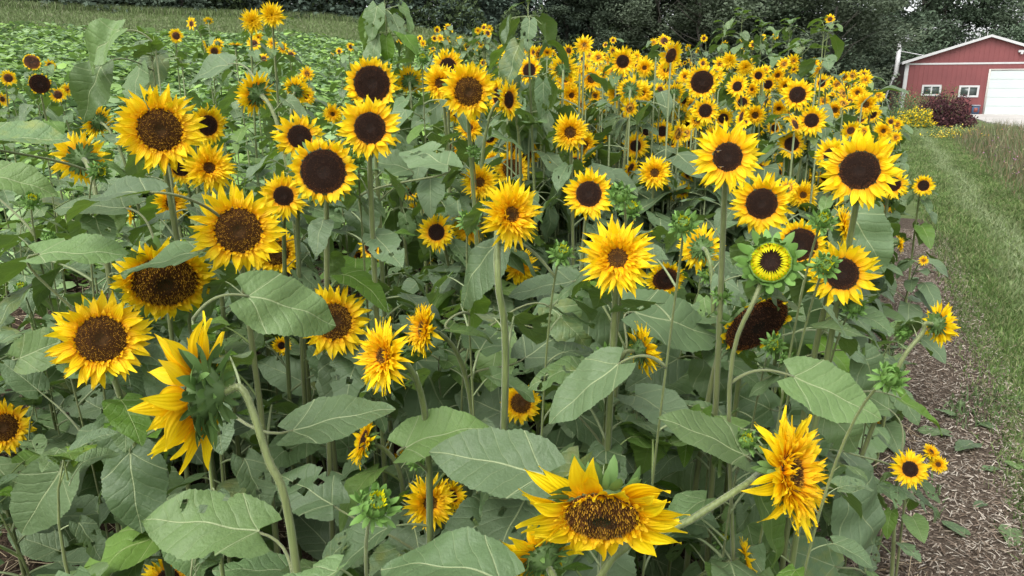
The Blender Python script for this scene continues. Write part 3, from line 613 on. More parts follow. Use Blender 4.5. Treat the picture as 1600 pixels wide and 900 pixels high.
# buds
for x, y, s, fx, fy, lb in ((50, 314, 34, .1, .7, 'yellow-tipped bud on a leaning side stalk near the frame edge'), (78, 372, 26, 0, .8, 'small closed bud between two leaning stalks'), (34, 450, 26, -.3, .6, 'closed bud low near the frame edge'), (345, 485, 24, 0, .6, 'small closed bud beside the hanging shaded sunflower'),
                            (585, 790, 78, .25, .5, 'large closed bud with wide pale bracts above a hanging leaf'), (1390, 590, 56, .5, .3, 'spiky bud beside the mulch'), (1165, 690, 44, .2, .5, 'spiky green bud beside the slanting-stem bloom'), (650, 722, 32, .1, .7, 'slim bud next to the biggest pale leaf'),
                            (1068, 350, 50, .0, .3, 'cluster-like green bud beside the back-turned bloom'), (970, 305, 46, -.2, .3, 'tight bud beside the oval black-disc sunflower'), (733, 345, 40, .1, .4, 'half-open bud in front of a small golden bloom'), (1005, 612, 30, .3, .6, 'small bud below the half-open profile bloom'),
                            (1290, 415, 48, .1, .1, 'rosette-like bud in front of the bud-hidden sunflower'), (945, 556, 40, -.2, .5, 'bud touching the half-open profile bloom'), (877, 395, 42, .2, .5, 'bud above the pale leaf in mid bed'), (1128, 460, 36, 0, .7, 'bud above the drooping bare-disc sunflower'),
                            (1285, 345, 44, .2, .4, 'bud crowning the bent stalk by the upswept sunflower'), (1412, 520, 26, .5, .2, 'tiny bud on the stalk leaning over the mulch'), (1208, 538, 38, .1, .0, 'bud below the drooping bare-disc sunflower'), (690, 545, 26, .2, .5, 'small bud beside the narrow frilly sunflower'),
                            (660, 92, 24, 0, .6, 'yellowish bud above the bushy speckled sunflower'), (740, 236, 24, 0, .3, 'round green bud below the bushy speckled sunflower'), (560, 248, 34, 0, .6, 'green bud under the full round sunflower'), (1335, 480, 40, .3, .3, 'bud under the bud-hidden sunflower'), (155, 268, 36, .4, .0, 'light green bud beside the green-backed sunflower'), (1010, 470, 22, .2, .5, 'tiny bud under the orange-frilled sunflower'), (1105, 430, 28, .3, .4, 'bud below the back-turned bloom by the low dark one'),
                            (1230, 560, 26, .3, .5, 'small bud under the drooping bare-disc sunflower, near a large leaf'), (985, 325, 40, .2, .4, 'lower of two tight buds beside the oval black-disc sunflower'), (905, 470, 20, 0, .6, 'tiny bud over the gap in mid bed'), (1130, 845, 34, .2, .5, 'spiny bud above the yellow-tipped opening head'), (545, 260, 30, -.3, .5, 'leafy bud beside the large-disc sunflower')):
    h(x, y, s, 'b', fx, fy, .8, lb, None, leaves=4, D=.055 if s > 20 else .04)
# ---- landmark-based labels for the blooms that have no label of their own
LANDM = [(a[0], a[1], a[8]) for a in H if a[8]]
LOOK = {'D': 'dark-centred', 'E': 'wide-disc', 'F': 'fuzzy-centred', 'G': 'fuzzy-centred', 'C': 'shaggy golden', 'P': 'pompom', 'B': 'turned-away', 'N': 'faded', 'b': 'closed', 'o': 'opening', 'H': '', 'S': ''}
used_labels = {}
LPOS = {}
def auto_label(px, py, what):
    order = sorted(range(len(LANDM)), key=lambda k: (LANDM[k][0] - px)**2 + (LANDM[k][1] - py)**2)
    for ai in order[:12]:
        ax, ay, an = LANDM[ai]; vx, vy = px - ax, py - ay; l = math.hypot(vx, vy) + 1e-6
        cand = []
        for k in order[1:14] if ai == order[0] else order[:14]:
            if k == ai: continue
            bx, by, bn = LANDM[k]; wx, wy = bx - ax, by - ay; c = (vx * wx + vy * wy) / (l * math.hypot(wx, wy))
            if c > .55: cand.append((-c, bn))
        for _, bn in sorted(cand)[:3]:
            lab = f'{what} by the {an}, towards the {bn}'
            if lab not in used_labels: used_labels[lab] = 1; return lab
        for wd in ('above', 'below') if py < ay else ('below', 'above'):
            if (wd == 'above') != (py < ay): continue
            lab = f'{what} {wd} the {an}'
            if lab not in used_labels: used_labels[lab] = 1; return lab
    k = 2
    an = LANDM[order[0]][2]
    for word in ('second', 'third', 'fourth', 'fifth', 'sixth', 'seventh', 'eighth', 'ninth', 'tenth', 'eleventh', 'twelfth', 'thirteenth', 'fourteenth'):
        lab = f'{word} {what} out from the {an}'
        if lab not in used_labels: used_labels[lab] = 1; return lab
    lab = f'{what} of the crowd near the {an}'; return lab
built = []
BOUND = [(-50, 60), (0, 95), (300, 60), (520, 65), (640, 62), (700, 50), (770, 48), (860, 78), (1000, 62), (1200, 62), (1240, 92), (1330, 108), (1380, 132), (1410, 175), (1450, 260)]
def bound(px):
    return float(np.interp(px, [b[0] for b in BOUND], [b[1] for b in BOUND]))
for i, (px, py, dp, ty, fx, fy, fz, lb, key, kw) in enumerate(H):
    kw = dict(kw)
    if dp < 30 and 'D' not in kw and ty not in 'b': kw['D'] = .13 if dp > 18 else .115
    d0, _ = head_depth(ty, dp, kw.get('D'))
    PROT.append((px, py, dp * (.40 if ty not in 'bo' else .3), d0, i))
    if dp > 150:
        for a_, b_, c_ in kw.get('via') or (): PROT.append((a_, b_, 26, d0 + c_, i))
        if px == 1238: PROT.extend([(1010, 858, 30, d0, i), (1125, 782, 30, d0, i)])
for i, (px, py, dp, ty, fx, fy, fz, lb, key, kw) in enumerate(H):
    kw = dict(kw); rz = random.Random(i)
    if dp < 30 and 'D' not in kw and ty not in 'b': kw['D'] = .13 if dp > 18 else .115
    if dp < 46 and fx == 0 and fy == 0: fx, fy = rz.uniform(-.65, .55), rz.uniform(-.3, .45); ty = rz.choice(('D', 'D', 'C')) if ty == 'D' and not lb else ty
    if dp < 46 and not lb and rz.random() < .14 and ty in 'DC': ty = 'B'; fz = -.7 if rz.random() < .5 else .1
    if not lb:
        size = 'tiny' if dp < 16 else 'small' if dp < 40 else 'mid-sized'
        lb = auto_label(px, py, f'{size} {LOOK[ty]} sunflower')
    built.append(add_plant(i, px, py, dp, ty, fx, fy, fz, label=lb, key=key, **kw))
for r_ in built: r_[0]['group'] = GB if r_[0]['category'] == 'sunflower' else GU
def top_rosette(root, base, p, rs, s0, n=6):
    got = 0
    for i in range(n):
        s = s0 * rs.uniform(.7, 1.2); M = Matrix.Translation(p - base - Vector((0, 0, .012 * i))) @ Matrix.Rotation(i * 2.4 + rs.random(), 4, 'Z') @ Matrix.Rotation(rs.uniform(.3, 1.0), 4, 'X') @ Matrix.Diagonal((s, s, s, 1))
        if leaf_ok([base + M @ v for v in GRID[::4]], -9): link('leaf', LEAF_HI[(i * 5 + 5) % 14], root, M); got = 1
    return got
def tall_plant(px, pytop, d, topz_extra, n, size, label, wilt=False, tilt=0.):
    rs = random.Random(int(px)); T = at(px, pytop, d); x, y = T.x, T.y; base = Vector((x + .1, y, gzf(x, y) - .02)); root = link('tall_sunflower', None); root.location = base
    P = bez(base, base.lerp(T, .4), T - Vector((tilt, 0, .3)), T, 12); sm = MB(); tube(sm, [p - base for p in P], [.011 * (1.15 - .95 * k / 12) for k in range(13)], 7); link('stem', sm.mesh('stem', MT['stem']), root)
    for i in range(n):
        t = .42 + .58 * i / n; kk = t * 12; p = P[int(kk)]; s = size * rs.uniform(.8, 1.2) * (1.1 - .35 * t)
        M = Matrix.Translation(p - base) @ Matrix.Rotation(i * 2.4 + rs.uniform(-.3, .3), 4, 'Z') @ Matrix.Rotation(rs.uniform(-.9, -.3) if wilt else rs.uniform(-.25, .25), 4, 'X') @ Matrix.Diagonal((s, s, s, 1))
        c_ = proj(base + M @ Vector((0, .9, .1)))
        if not any(r_ > 13 and c_[2] < dd_ and (c_[0] - a)**2 + (c_[1] - b)**2 < (r_ * 1.3)**2 for a, b, r_, dd_, _ in PROT): link('leaf', rs.choice(LEAF_HI), root, M)
    top_rosette(root, base, T, rs, .11, 8); STEMS.append((root, base, P, 8000))
    tag(root, label, 'sunflower'); return root
tall_plant(600, -15, 3.6, 0, 52, .21, 'tall dark leafy plant without a bloom rising against the trees', True)
tall_plant(825, -8, 3.2, 0, 40, .22, 'tall wilting plant with long hanging leaves in mid bed', True)
tall_plant(1288, 42, 4.6, 0, 11, .2, 'tall lone stalk above the far bed carrying a tiny bloom')
tall_plant(235, 75, 2.9, 0, 10, .24, 'wilting bloomless plant with puckered drooping leaves before the crop field', True)
for k, (x, y, d, lb) in enumerate(((1160, 22, 8., 'bushy bloomless plant behind the far bed, tallest of its clump'), (1130, 45, 8.5, 'bushy bloomless plant at the near end of the tall green clump'), (1190, 42, 8., 'bushy bloomless plant beside the tallest of its clump'),
                                   (1235, 38, 7.5, 'slender bloomless plant between the tall green clump and the lone stalk'), (1255, 70, 7., 'short bloomless plant just before the lone tall stalk'))): tall_plant(x, y, d, 0, 22, .22, lb)
# ---- hand-placed leaves: base px, tip px, width px, real length, extra depth, variant
PLACED = [(57, 397, 203, 388, 62, .2, 6), (312, 393, 185, 420, 42, .19, 6), (385, 462, 541, 492, 112, .21, 7), (-20, 275, 86, 285, 62, .2, 1), (196, 325, 78, 312, 52, .2, 0), (-30, 222, 105, 201, 22, .2, 4),
          (405, 832, 211, 788, 130, .23, 3), (455, 674, 612, 622, 84, .2, 0), (852, 742, 668, 692, 140, .23, 0), (785, 905, 588, 838, 130, .23, 1), (262, 935, 20, 890, 120, .24, 5), (455, 893, 334, 884, 66, .19, 6), (968, 568, 848, 652, 86, .2, 0), (1164, 712, 1040, 640, 72, .19, 0),
          (1215, 452, 1272, 588, 128, .2, 7), (990, 488, 1148, 522, 104, .21, 0), (1238, 588, 1388, 648, 104, .22, 0), (1322, 772, 1412, 868, 124, .22, 7), (1186, 765, 1240, 892, 70, .18, 'b'), (775, 385, 680, 468, 76, .19, 2), (896, 440, 788, 452, 48, .17, 0),
          (562, 302, 566, 378, 96, .17, 7), (203, 705, 212, 842, 145, .22, 7), (95, 735, 20, 845, 120, .22, 0), (15, 700, 130, 730, 62, .16, 3), (1152, 745, 1068, 718, 92, .19, 7), (1326, 330, 1396, 428, 92, .2, 7), (190, 50, 94, 88, 50, .24, 'w'), (160, 105, 108, 178, 64, .22, 'w'),
          (246, 84, 222, 142, 60, .2, 7), (358, 100, 276, 116, 38, .2, 1), (700, 514, 776, 522, 26, .12, 'b'), (1405, 622, 1488, 668, 26, .16, 'b'), (1298, 522, 1366, 562, 40, .16, 0), (232, 300, 80, 300, 40, .2, 1), (590, 745, 640, 760, 70, .13, 0), (560, 830, 575, 880, 40, .12, 'b'),
          (630, 700, 760, 640, 90, .2, 1), (866, 700, 940, 690, 74, .16, 0), (930, 460, 1000, 560, 90, .2, 7), (650, 560, 745, 700, 130, .23, 7), (520, 790, 420, 720, 110, .2, 5), (30, 560, 120, 520, 90, .21, 0), (60, 610, 0, 560, 70, .17, 0), (1290, 640, 1370, 720, 90, .2, 2),
          (1300, 690, 1250, 610, 100, .2, 7), (1100, 560, 1160, 640, 110, .2, 7), (480, 600, 400, 560, 90, .2, 0), (700, 260, 620, 205, 70, .2, 5), (640, 265, 560, 235, 50, .2, 1), (820, 560, 900, 500, 80, .19, 0), (1000, 330, 1070, 270, 40, .19, 4), (780, 520, 760, 610, 80, .2, 7),
          (690, 160, 640, 195, 50, .18, 5), (1390, 640, 1330, 600, 50, .16, 0), (1140, 840, 1100, 800, 60, .14, 0), (1240, 830, 1290, 880, 70, .16, 0), (1010, 870, 1090, 900, 110, .2, 7), (320, 700, 350, 760, 90, .2, 3), (1290, 735, 1250, 800, 60, .15, 0), (1085, 720, 1000, 765, 90, .19, 7), (1040, 600, 1118, 566, 80, .19, 0), (1205, 640, 1125, 600, 90, .2, 7), (895, 640, 985, 700, 84, .2, 0), (785, 645, 700, 606, 92, .21, 3), (1350, 560, 1402, 640, 80, .2, 2),
          (1060, 560, 978, 605, 84, .2, 0), (860, 480, 932, 545, 74, .19, 7), (1305, 885, 1222, 852, 84, .18, 0), (545, 700, 480, 640, 90, .21, 7), (520, 860, 455, 790, 90, .2, 0), (90, 860, 10, 830, 90, .2, 0), (160, 640, 90, 600, 74, .19, 5)]
FRONT = {1, 2, 6, 7, 8, 9, 12, 13, 20}; EXTRA = []
for k, (bx, by, tx, ty_, wpx, L, var) in enumerate(PLACED):
    lp = math.hypot(tx - bx, ty_ - by); d = min(L * FPX / lp * .93, 6); d0_ = d
    if k not in FRONT:
        for a, b_, r_, dd_, id_ in PROT:
            if id_ < 0 or dd_ > d0_ + 1.2: continue
            for q in range(1, 8):
                cx, cy = bx + (tx - bx) * q / 8, by + (ty_ - by) * q / 8
                if math.hypot(cx - a, cy - b_) < r_ + wpx * .5 * math.sin(PI * q / 8)**.6 - 8: d = max(d, dd_ + .07)
    if d > d0_ * 1.75: print('dropped leaf', k); continue
    B = at(bx, by, d)
    sid = None
    cx, cy = (bx + tx) / 2, (by + ty_) / 2
    T = at(tx, ty_, d * (1.0 + random.uniform(-.03, .05))); a = (T - B).normalized(); Ls = (T - B).length * 1.04
    full = .75 * Ls * FPX / d; ratio = max(.25, min(.97, wpx / full * .95)); wv = (CAM - B.lerp(T, .5)).normalized(); v = (wv - a * wv.dot(a)).normalized(); s = a.cross(v)
    phi = math.acos(ratio); n1 = v * math.cos(phi) + s * math.sin(phi); n2 = v * math.cos(phi) - s * math.sin(phi); n = n1 if n1.z > n2.z else n2
    x = a.cross(n).normalized(); M = Matrix((x, a, n)).transposed().to_4x4()
    me = BLB if var == 'b' else BLW if var == 'w' else BL[var]
    # the stalk runs back to the nearest stem
    best = None
    for root, base, P, idx in STEMS:
        for q in range(2, len(P) - 1):
            p = P[q]; dl = (p - (B - a * .08 - Vector((0, 0, .05)))).length
            if B.z - .22 < p.z < B.z + .02 and (best is None or dl < best[0]): best = (dl, root, base, p, idx)
    if best is None or best[0] > .34:      # no stem near enough: this leaf has a young stalk of its own
        q0 = B - Vector((a.x, a.y, 0)).normalized() * .10; base = Vector((q0.x, q0.y, gzf(q0.x, q0.y) - .02)); root = link('leafy_sunflower_stalk', None); root.location = base
        P = [base.lerp(q0 - Vector((0, 0, .04)), i / 8) for i in range(9)]; sm = MB(); tube(sm, [p_ - base for p_ in P], [.0065 * (1.2 - .8 * i / 8) for i in range(9)], 7); link('stem', sm.mesh('stem', MT['stem']), root)
        X, Y, _ = proj(B); tag(root, auto_label(X, Y, 'leafy stalk without a bloom'), 'sunflower stalk', 'leafy sunflower stalks without a bloom'); p = P[-1]; STEMS.append((root, base, P, 7000 + k)); EXTRA.append((root, base, P, 7000 + k))
    else: _, root, base, p, idx = best
    lo = link('leaf', me, root, Matrix.Translation(-base + B) @ M @ Matrix.Diagonal((Ls, Ls, Ls, 1)))
    P = bez(p, p.lerp(B, .3) + Vector((0, 0, .03)), B - a * min(.08, (B - p).length * .4), B + a * .004, 10)
    inv = (Matrix.Translation(B) @ M @ Matrix.Diagonal((Ls, Ls, Ls, 1))).inverted(); sm = MB(); tube(sm, [inv @ q for q in P], [(.0036 - .00012 * j) / Ls for j in range(11)], 6)
    link('leaf_stalk', sm.mesh('leaf stalk', MT['stem']), lo)
    if (lp > 60): PROT.append((cx, cy, min(lp, wpx) * .36, d, -5 - k))
for root, base, P, k in EXTRA: add_leaves(root, base, P, 9, .2, k + 20000, random.Random(k), .15, .9); top_rosette(root, base, P[-1], random.Random(k), .08)
# ---- leaves of the blooming plants
for (root, base, P, rs, nl, size, sid, hi) in built:
    px, py, dp = H[sid][:3]; hgt = P[-1].z - base.z
    if dp >= 26:
        n = nl + (5 if dp > 40 else 3); size *= .45 if px > 1360 and py > 500 else 1; add_leaves(root, base, P, n, size * rs.uniform(.9, 1.2), sid, rs, .13 if dp > 70 else .3, .96 if H[sid][3] not in 'bo' else .8)
    else:
        # small far plants: all leaves in one piece
        mb = MB()
        for q in range(14):
            t = .35 + .62 * (q + rs.random()) / 14; kk = t * (len(P) - 1); p = P[int(kk)] - base; s = .2 * rs.uniform(.7, 1.2) * (1.15 - .5 * t)
            M = Matrix.Translation(p) @ Matrix.Rotation(rs.random() * 6.28, 4, 'Z') @ Matrix.Rotation(rs.uniform(-.2, .3), 4, 'X') @ Matrix.Diagonal((s, s, s, 1))
            src = rs.choice(LEAF_LO_MB)
            if leaf_ok([base + M @ v for v in GRID[::3]], sid, .8, 8): mb.add([M @ Vector(v) for v in src.v], src.f, (1, 1, 1), list(src.uv))
        if mb.v: link('foliage', mb.mesh('foliage', MT['leaf']), root)
# ---- leafy stalks without a bloom, filling the bed
fill = 0; GL = 'leafy sunflower stalks without a bloom'; cand = []
for ui in np.arange(.15, 7.4, .40):
    for vi in np.arange(-.9, 9.5, .42):
        u = U_FIELD + ui + random.uniform(-.14, .14); v = vi + random.uniform(-.14, .14); x, y = xy_of(u, v)
        if y < .75: continue
        d = math.hypot(x, y); top = gzf(x, y) + random.uniform(.85, 1.15) + .25 * min(1, d / 4)
        if d > (5.6 if x < -.9 else 6.5) or d < .8: continue
        X, Y, dd = proj((x, y, top))
        if -120 < X < 1480 and -50 < Y < 1000:
            if d > 3.6 and random.random() < .3: continue
            if X < 560 and Y < 100 + 12 * math.sin(X / 40): continue
            cand.append((d, x, y, top, X, Y))
low = []
for ui in np.arange(.1, 5.0, .38):
    for vi in np.arange(-.9, 4.6, .38):
        u = U_FIELD + ui + random.uniform(-.12, .12); v = vi + random.uniform(-.12, .12); x, y = xy_of(u, v); d = math.hypot(x, y)
        if y < .7 or d < .85 or d > 4.7: continue
        top = gzf(x, y) + random.uniform(.45, .8) + max(0, d - 2.6) * .12; X, Y, dd = proj((x, y, top))
        if -150 < X < 1440 and Y < 1150: low.append((d - 10, x, y, top, X, Y))
random.Random(2).shuffle(low); low = low[:125]; print('low', len(low))
cand.sort(); cand = low + cand; print('fill candidates', len(cand))
for d, x, y, top, X, Y in cand[:330]:
    if any((x - b.x)**2 + (y - b.y)**2 < .012 for _, b, _, _ in STEMS[:150]): continue
    rs = random.Random(5000 + fill); base = Vector((x, y, gzf(x, y) - .02)); root = None
    jx = [rs.uniform(-.1, .1) for _ in range(6)]
    for shrink in (1, .86, .72, .6):      # a plant whose leaves would all be in the way of a bloom stays shorter
        tp = base.z + (top - base.z) * shrink
        if leaf_ok([Vector((x, y, tp)), Vector((x + .06, y, tp)), Vector((x - .06, y, tp)), Vector((x, y, tp - .1)), Vector((x, y, tp + .05))], -1, 1.0): break
    else: continue
    top = tp
    root = link('leafy_sunflower_stalk', None); root.location = base
    P = bez(base, base + Vector((jx[0] * .5, jx[1] * .5, (top - base.z) * .5)), Vector((x + jx[2], y + jx[3], top - .2)), Vector((x + jx[4] * .5, y + jx[5] * .5, top)), 10)
    tm = add_leaves(root, base, P, (12 if d < 0 else 16 if d < 3 else 13), rs.uniform(.2, .25), 9000 + fill, rs, .1, .97); tr_ = 1.0 if top_rosette(root, base, P[-1], rs, .085) else tm
    kk = max(3, min(10, int(math.ceil(tr_ * 10)))); sm = MB(); tube(sm, [p - base for p in P[:kk + 1]], [.0066 * (1.2 - .95 * k / kk) for k in range(kk + 1)], 7); link('stem', sm.mesh('stem', MT['stem']), root)
    STEMS.append((root, base, P, 9000 + fill)); X, Y, _ = proj((x, y, top))
    tag(root, auto_label(X, Y, 'leafy stalk without a bloom'), 'sunflower stalk', GL); fill += 1
print('fillers', fill)
# ---- the tall leafy plants that rise above the bed
# ---- bees on the black disc
def bee(px, py, d, label):
    mb = MB(); p0 = at(px, py, d)
    root = link('bee', None); root.location = p0; tag(root, label, 'bee')
    V = []; C = []
    for i in range(9):
        t = i / 8; r_ = .0026 * math.sin(PI * min(.999, max(.02, t)))**.6
        for k in range(8): V.append((r_ * math.cos(k * PI / 4), -.0045 + .009 * t, r_ * math.sin(k * PI / 4))); C.append((.30, .16, .03) if i % 3 else (.03, .02, .01))
    mb.add(V, [(i * 8 + k, i * 8 + (k + 1) % 8, (i + 1) * 8 + (k + 1) % 8, (i + 1) * 8 + k) for i in range(8) for k in range(8)], C); link('body', mb.mesh('bee body', MT['disc']), root)
    for s in (-1, 1):
        wb = MB(); wb.add([(0, 0, .002), (s * .005, -.001, .003), (s * .006, -.003, .003), (s * .001, -.003, .002)], [(0, 1, 2, 3)], (.25, .24, .2)); link('wing', wb.mesh('bee wing', MT['disc']), root)
bd = head_depth('D', 114)[0]
bee(1122, 237, bd - .02, 'bee on the upper edge of the black disc'); bee(1126, 262, bd - .02, 'bee on the lower edge of the black disc')
# ------------------------------------------------------------------ ground
def terrain(name, us, vs, fn, dz, m):
    """sheet over a grid of points fn(u, v) -> x, y"""
    U, V = np.meshgrid(us, vs, indexing='ij'); X, Y = fn(U, V); Z = gz(X, Y) + dz
    P = np.stack([X, Y, Z], -1).reshape(-1, 3); a, b = U.shape
    idx = np.arange(a * b).reshape(a, b); F = np.stack([idx[:-1, :-1], idx[1:, :-1], idx[1:, 1:], idx[:-1, 1:]], -1).reshape(-1, 4)
    return np_mesh(name, P, F, np.ones((len(P), 3)), m, True, 'structure')
def soil_mat(name, stops, sc1, sc2, bs=.5):
    m, n, b = mat(name); p = worldpos(n)
    f = noise(n, sc1, 6, p, .65); f2 = noise(n, sc2, 3, p)
    c = ramp(n, f, stops); c = mixc(n, M2(n, 'MULTIPLY', f2, .7), c, tuple(v * .55 for v in stops[1][1]))
    n.links.new(c, b.inputs['Base Color']); b.inputs['Roughness'].default_value = .95; b.inputs['Specular IOR Level'].default_value = .1
    bump(n, b, noise(n, sc1 * 1.6, 4, p), bs, .03); return m
m_grass = soil_mat('grass ground', [(.3, (.08, .12, .04)), (.5, (.115, .16, .058)), (.75, (.17, .20, .09))], 14, .6)
m_mulch = soil_mat('mulch ground', [(.3, (.045, .033, .024)), (.5, (.12, .092, .070)), (.72, (.24, .20, .155))], 45, 1.2, .9)
m_bed = soil_mat('bed soil', [(.3, (.02, .014, .010)), (.5, (.055, .038, .026)), (.72, (.13, .095, .06))], 40, 1.0, .9)
rr_ = np.concatenate([np.linspace(.01, 12, 60), np.geomspace(12.5, 900, 70)]); th = np.linspace(-PI, PI, 241)
terrain('ground', rr_, th, lambda r_, t: (-r_ * np.sin(t), r_ * np.cos(t)), -.004, m_grass)
terrain('sunflower_bed_soil', np.linspace(U_FIELD - .05, 9, 60), np.linspace(-2.5, 16, 90), xy_of, .006, m_bed)
terrain('mulch_strip', np.linspace(U_GRASS + .02, U_FIELD + .4, 16), np.linspace(-2, 12, 80), lambda u, v: xy_of(u + .06 * np.sin(v * 2.1) * (u < U_GRASS + .05), v), .012, m_mulch)
terrain('grass_path', np.linspace(U_PATHR, U_GRASS, 20), np.linspace(-2, 75, 160), xy_of, .004, m_grass)
# mulch chips, straw and fallen scraps
def slivers(name, x, y, L, W, col, m, label=None, tiltmax=.5, lift=.012, dz=0.):
    n = len(x); a = RNG.uniform(0, 2 * PI, n); t = RNG.uniform(-tiltmax, tiltmax, n)
    dx = np.stack([np.cos(a) * np.cos(t), np.sin(a) * np.cos(t), np.sin(t)], -1); sx = np.stack([-np.sin(a), np.cos(a), RNG.uniform(-.5, .5, n)], -1)
    c = np.stack([x, y, gz(x, y) + lift + RNG.uniform(0, .015, n) + np.abs(np.sin(t)) * L * .5 + dz], -1); up = np.array((0, 0, 1.))
    L = L[:, None] * .5; W = W[:, None] * .5
    P = np.stack([c - dx * L - sx * W, c - dx * L + sx * W, c + dx * L + sx * W * .6, c + dx * L - sx * W * .6, c + up * W * .9], 1).reshape(-1, 3)
    k = np.arange(n)[:, None] * 5; F = np.concatenate([k + np.array([[0, 1, 4]]), k + np.array([[1, 2, 4]]), k + np.array([[2, 3, 4]]), k + np.array([[3, 0, 4]])])
    return np_mesh(name, P, F, np.repeat(col, 5, 0), m, False, 'stuff')
m_bits = vcol('dry bits', .95, .1)
def pickcol(n, cols, j=.25):
    c = np.array(cols)[RNG.integers(0, len(cols), n)]; return c * RNG.uniform(1 - j, 1 + j, (n, 1))
def dens_v(n, v0, v1, k=2.0): return v0 + (v1 - v0) * RNG.random(n)**k
n = 60000; u = RNG.uniform(U_GRASS - .12, U_FIELD + .55, n); u = np.where(RNG.random(n) < .5, u, np.clip(u + RNG.normal(0, .08, n), U_GRASS - .3, 99)); v = dens_v(n, 0, 11, 1.5); x, y = xy_of(u, v)
slivers('wood_chip_mulch', x, y, RNG.uniform(.006, .038, n), RNG.uniform(.0025, .007, n), pickcol(n, [(.25, .205, .16), (.15, .115, .085), (.32, .28, .23), (.10, .075, .055), (.20, .155, .12), (.40, .36, .30)]), m_bits)
n = 26000; u = RNG.uniform(U_FIELD, 6, n); v = RNG.uniform(-1.6, 8, n); x, y = xy_of(u, v)
slivers('straw_under_plants', x, y, RNG.uniform(.04, .16, n), RNG.uniform(.002, .005, n), pickcol(n, [(.36, .29, .19), (.24, .18, .115), (.46, .38, .26), (.12, .09, .06)]), m_bits)
# grass blades
def blades(name, x, y, hgt, wid, col, m, lean=.5, kind='stuff', zoff=0.):
    n = len(x); a = RNG.uniform(0, 2 * PI, n); l = RNG.uniform(0, lean, n) * hgt; b = RNG.uniform(0, 2 * PI, n)
    z = gz(x, y) + zoff; w_ = wid * .5
    B = np.stack([x, y, z], -1); s = np.stack([np.cos(a) * w_, np.sin(a) * w_, 0 * x], -1); ld = np.stack([np.cos(b) * l, np.sin(b) * l, hgt], -1)
    Mi = B + ld * np.array((.35, .35, .6)); T = B + ld
    P = np.stack([B - s, B + s, Mi + s * .8, Mi - s * .8, T], 1).reshape(-1, 3)
    k = np.arange(n)[:, None] * 5
    F = np.concatenate([k + np.array([[0, 1, 2]]), k + np.array([[0, 2, 3]]), k + np.array([[3, 2, 4]])])
    return np_mesh(name, P, F, np.repeat(col, 5, 0), m, False, kind)
m_blade = vcol('grass blades', .6, .25, .25)
n = 170000; u = RNG.uniform(U_PATHR - .5, U_GRASS + .08, n); u += RNG.normal(0, .05, n) * (u > U_GRASS - .1); v = dens_v(n, .3, 40, 2.1); x, y = xy_of(u, v)
pat = .5 + .5 * np.sin(x * 3.1 + np.sin(y * 1.7) * 2) * np.cos(y * 2.2)
col = pickcol(n, [(.13, .205, .055), (.10, .175, .045), (.17, .23, .08), (.08, .135, .035), (.22, .24, .11)], .2) * (.8 + .35 * pat)[:, None]
hay = np.clip(1 - np.abs((u - U_PATHR) / (U_GRASS - U_PATHR) - .45 - .06 * np.sin(v)) * 4, 0, 1) * (RNG.random(n) < .65); col = col * (1 - hay[:, None]) + np.array((.27, .33, .17)) * hay[:, None]
blades('path_grass', x, y, RNG.uniform(.02, .055, n) * (1 + v * .05), RNG.uniform(.003, .006, n) * (1 + v * .14), col, m_blade, 1.3)
n = 2600; u = RNG.uniform(U_GRASS - .15, U_FIELD - .05, n); v = RNG.uniform(.8, 5, n); keep = (np.sin(u * 9 + v * 3) + np.sin(v * 4.3)) > .9; u, v = u[keep], v[keep]; x, y = xy_of(u, v); n = len(x)
blades('weeds_on_mulch', x, y, RNG.uniform(.02, .07, n), RNG.uniform(.006, .014, n), pickcol(n, [(.10, .16, .06), (.13, .19, .08)]), m_blade, 1.2, zoff=.012)
# fallen leaves and scraps on the mulch, each a crumpled blade
for k, (px, py, s, az) in enumerate(((1505, 850, .075, .4), (1480, 690, .11, 1.2), (1520, 705, .12, 2.1), (1545, 680, .07, .2), (1500, 640, .05, 2.6), (1450, 470, .10, .9), (1430, 440, .09, 2.2), (1555, 745, .06, 1.5), (1590, 745, .06, .3), (1575, 840, .1, 2.6), (1490, 660, .07, .8), (1535, 800, .05, 2.), (1460, 430, .06, .1))):
    g = ground_hit(px, py); o = link('fallen_leaf', BL[(k * 3) % 8], None, Matrix.Translation((g.x, g.y, .045)) @ Matrix.Rotation(az, 4, 'Z') @ Matrix.Rotation(.12, 4, 'X') @ Matrix.Diagonal((s * 1.4, s * 1.5, s * 1.2, 1)))
    tag(o, auto_label(px, py, 'leaf scrap on mulch'), 'fallen leaf', 'fallen leaf scraps on the mulch')
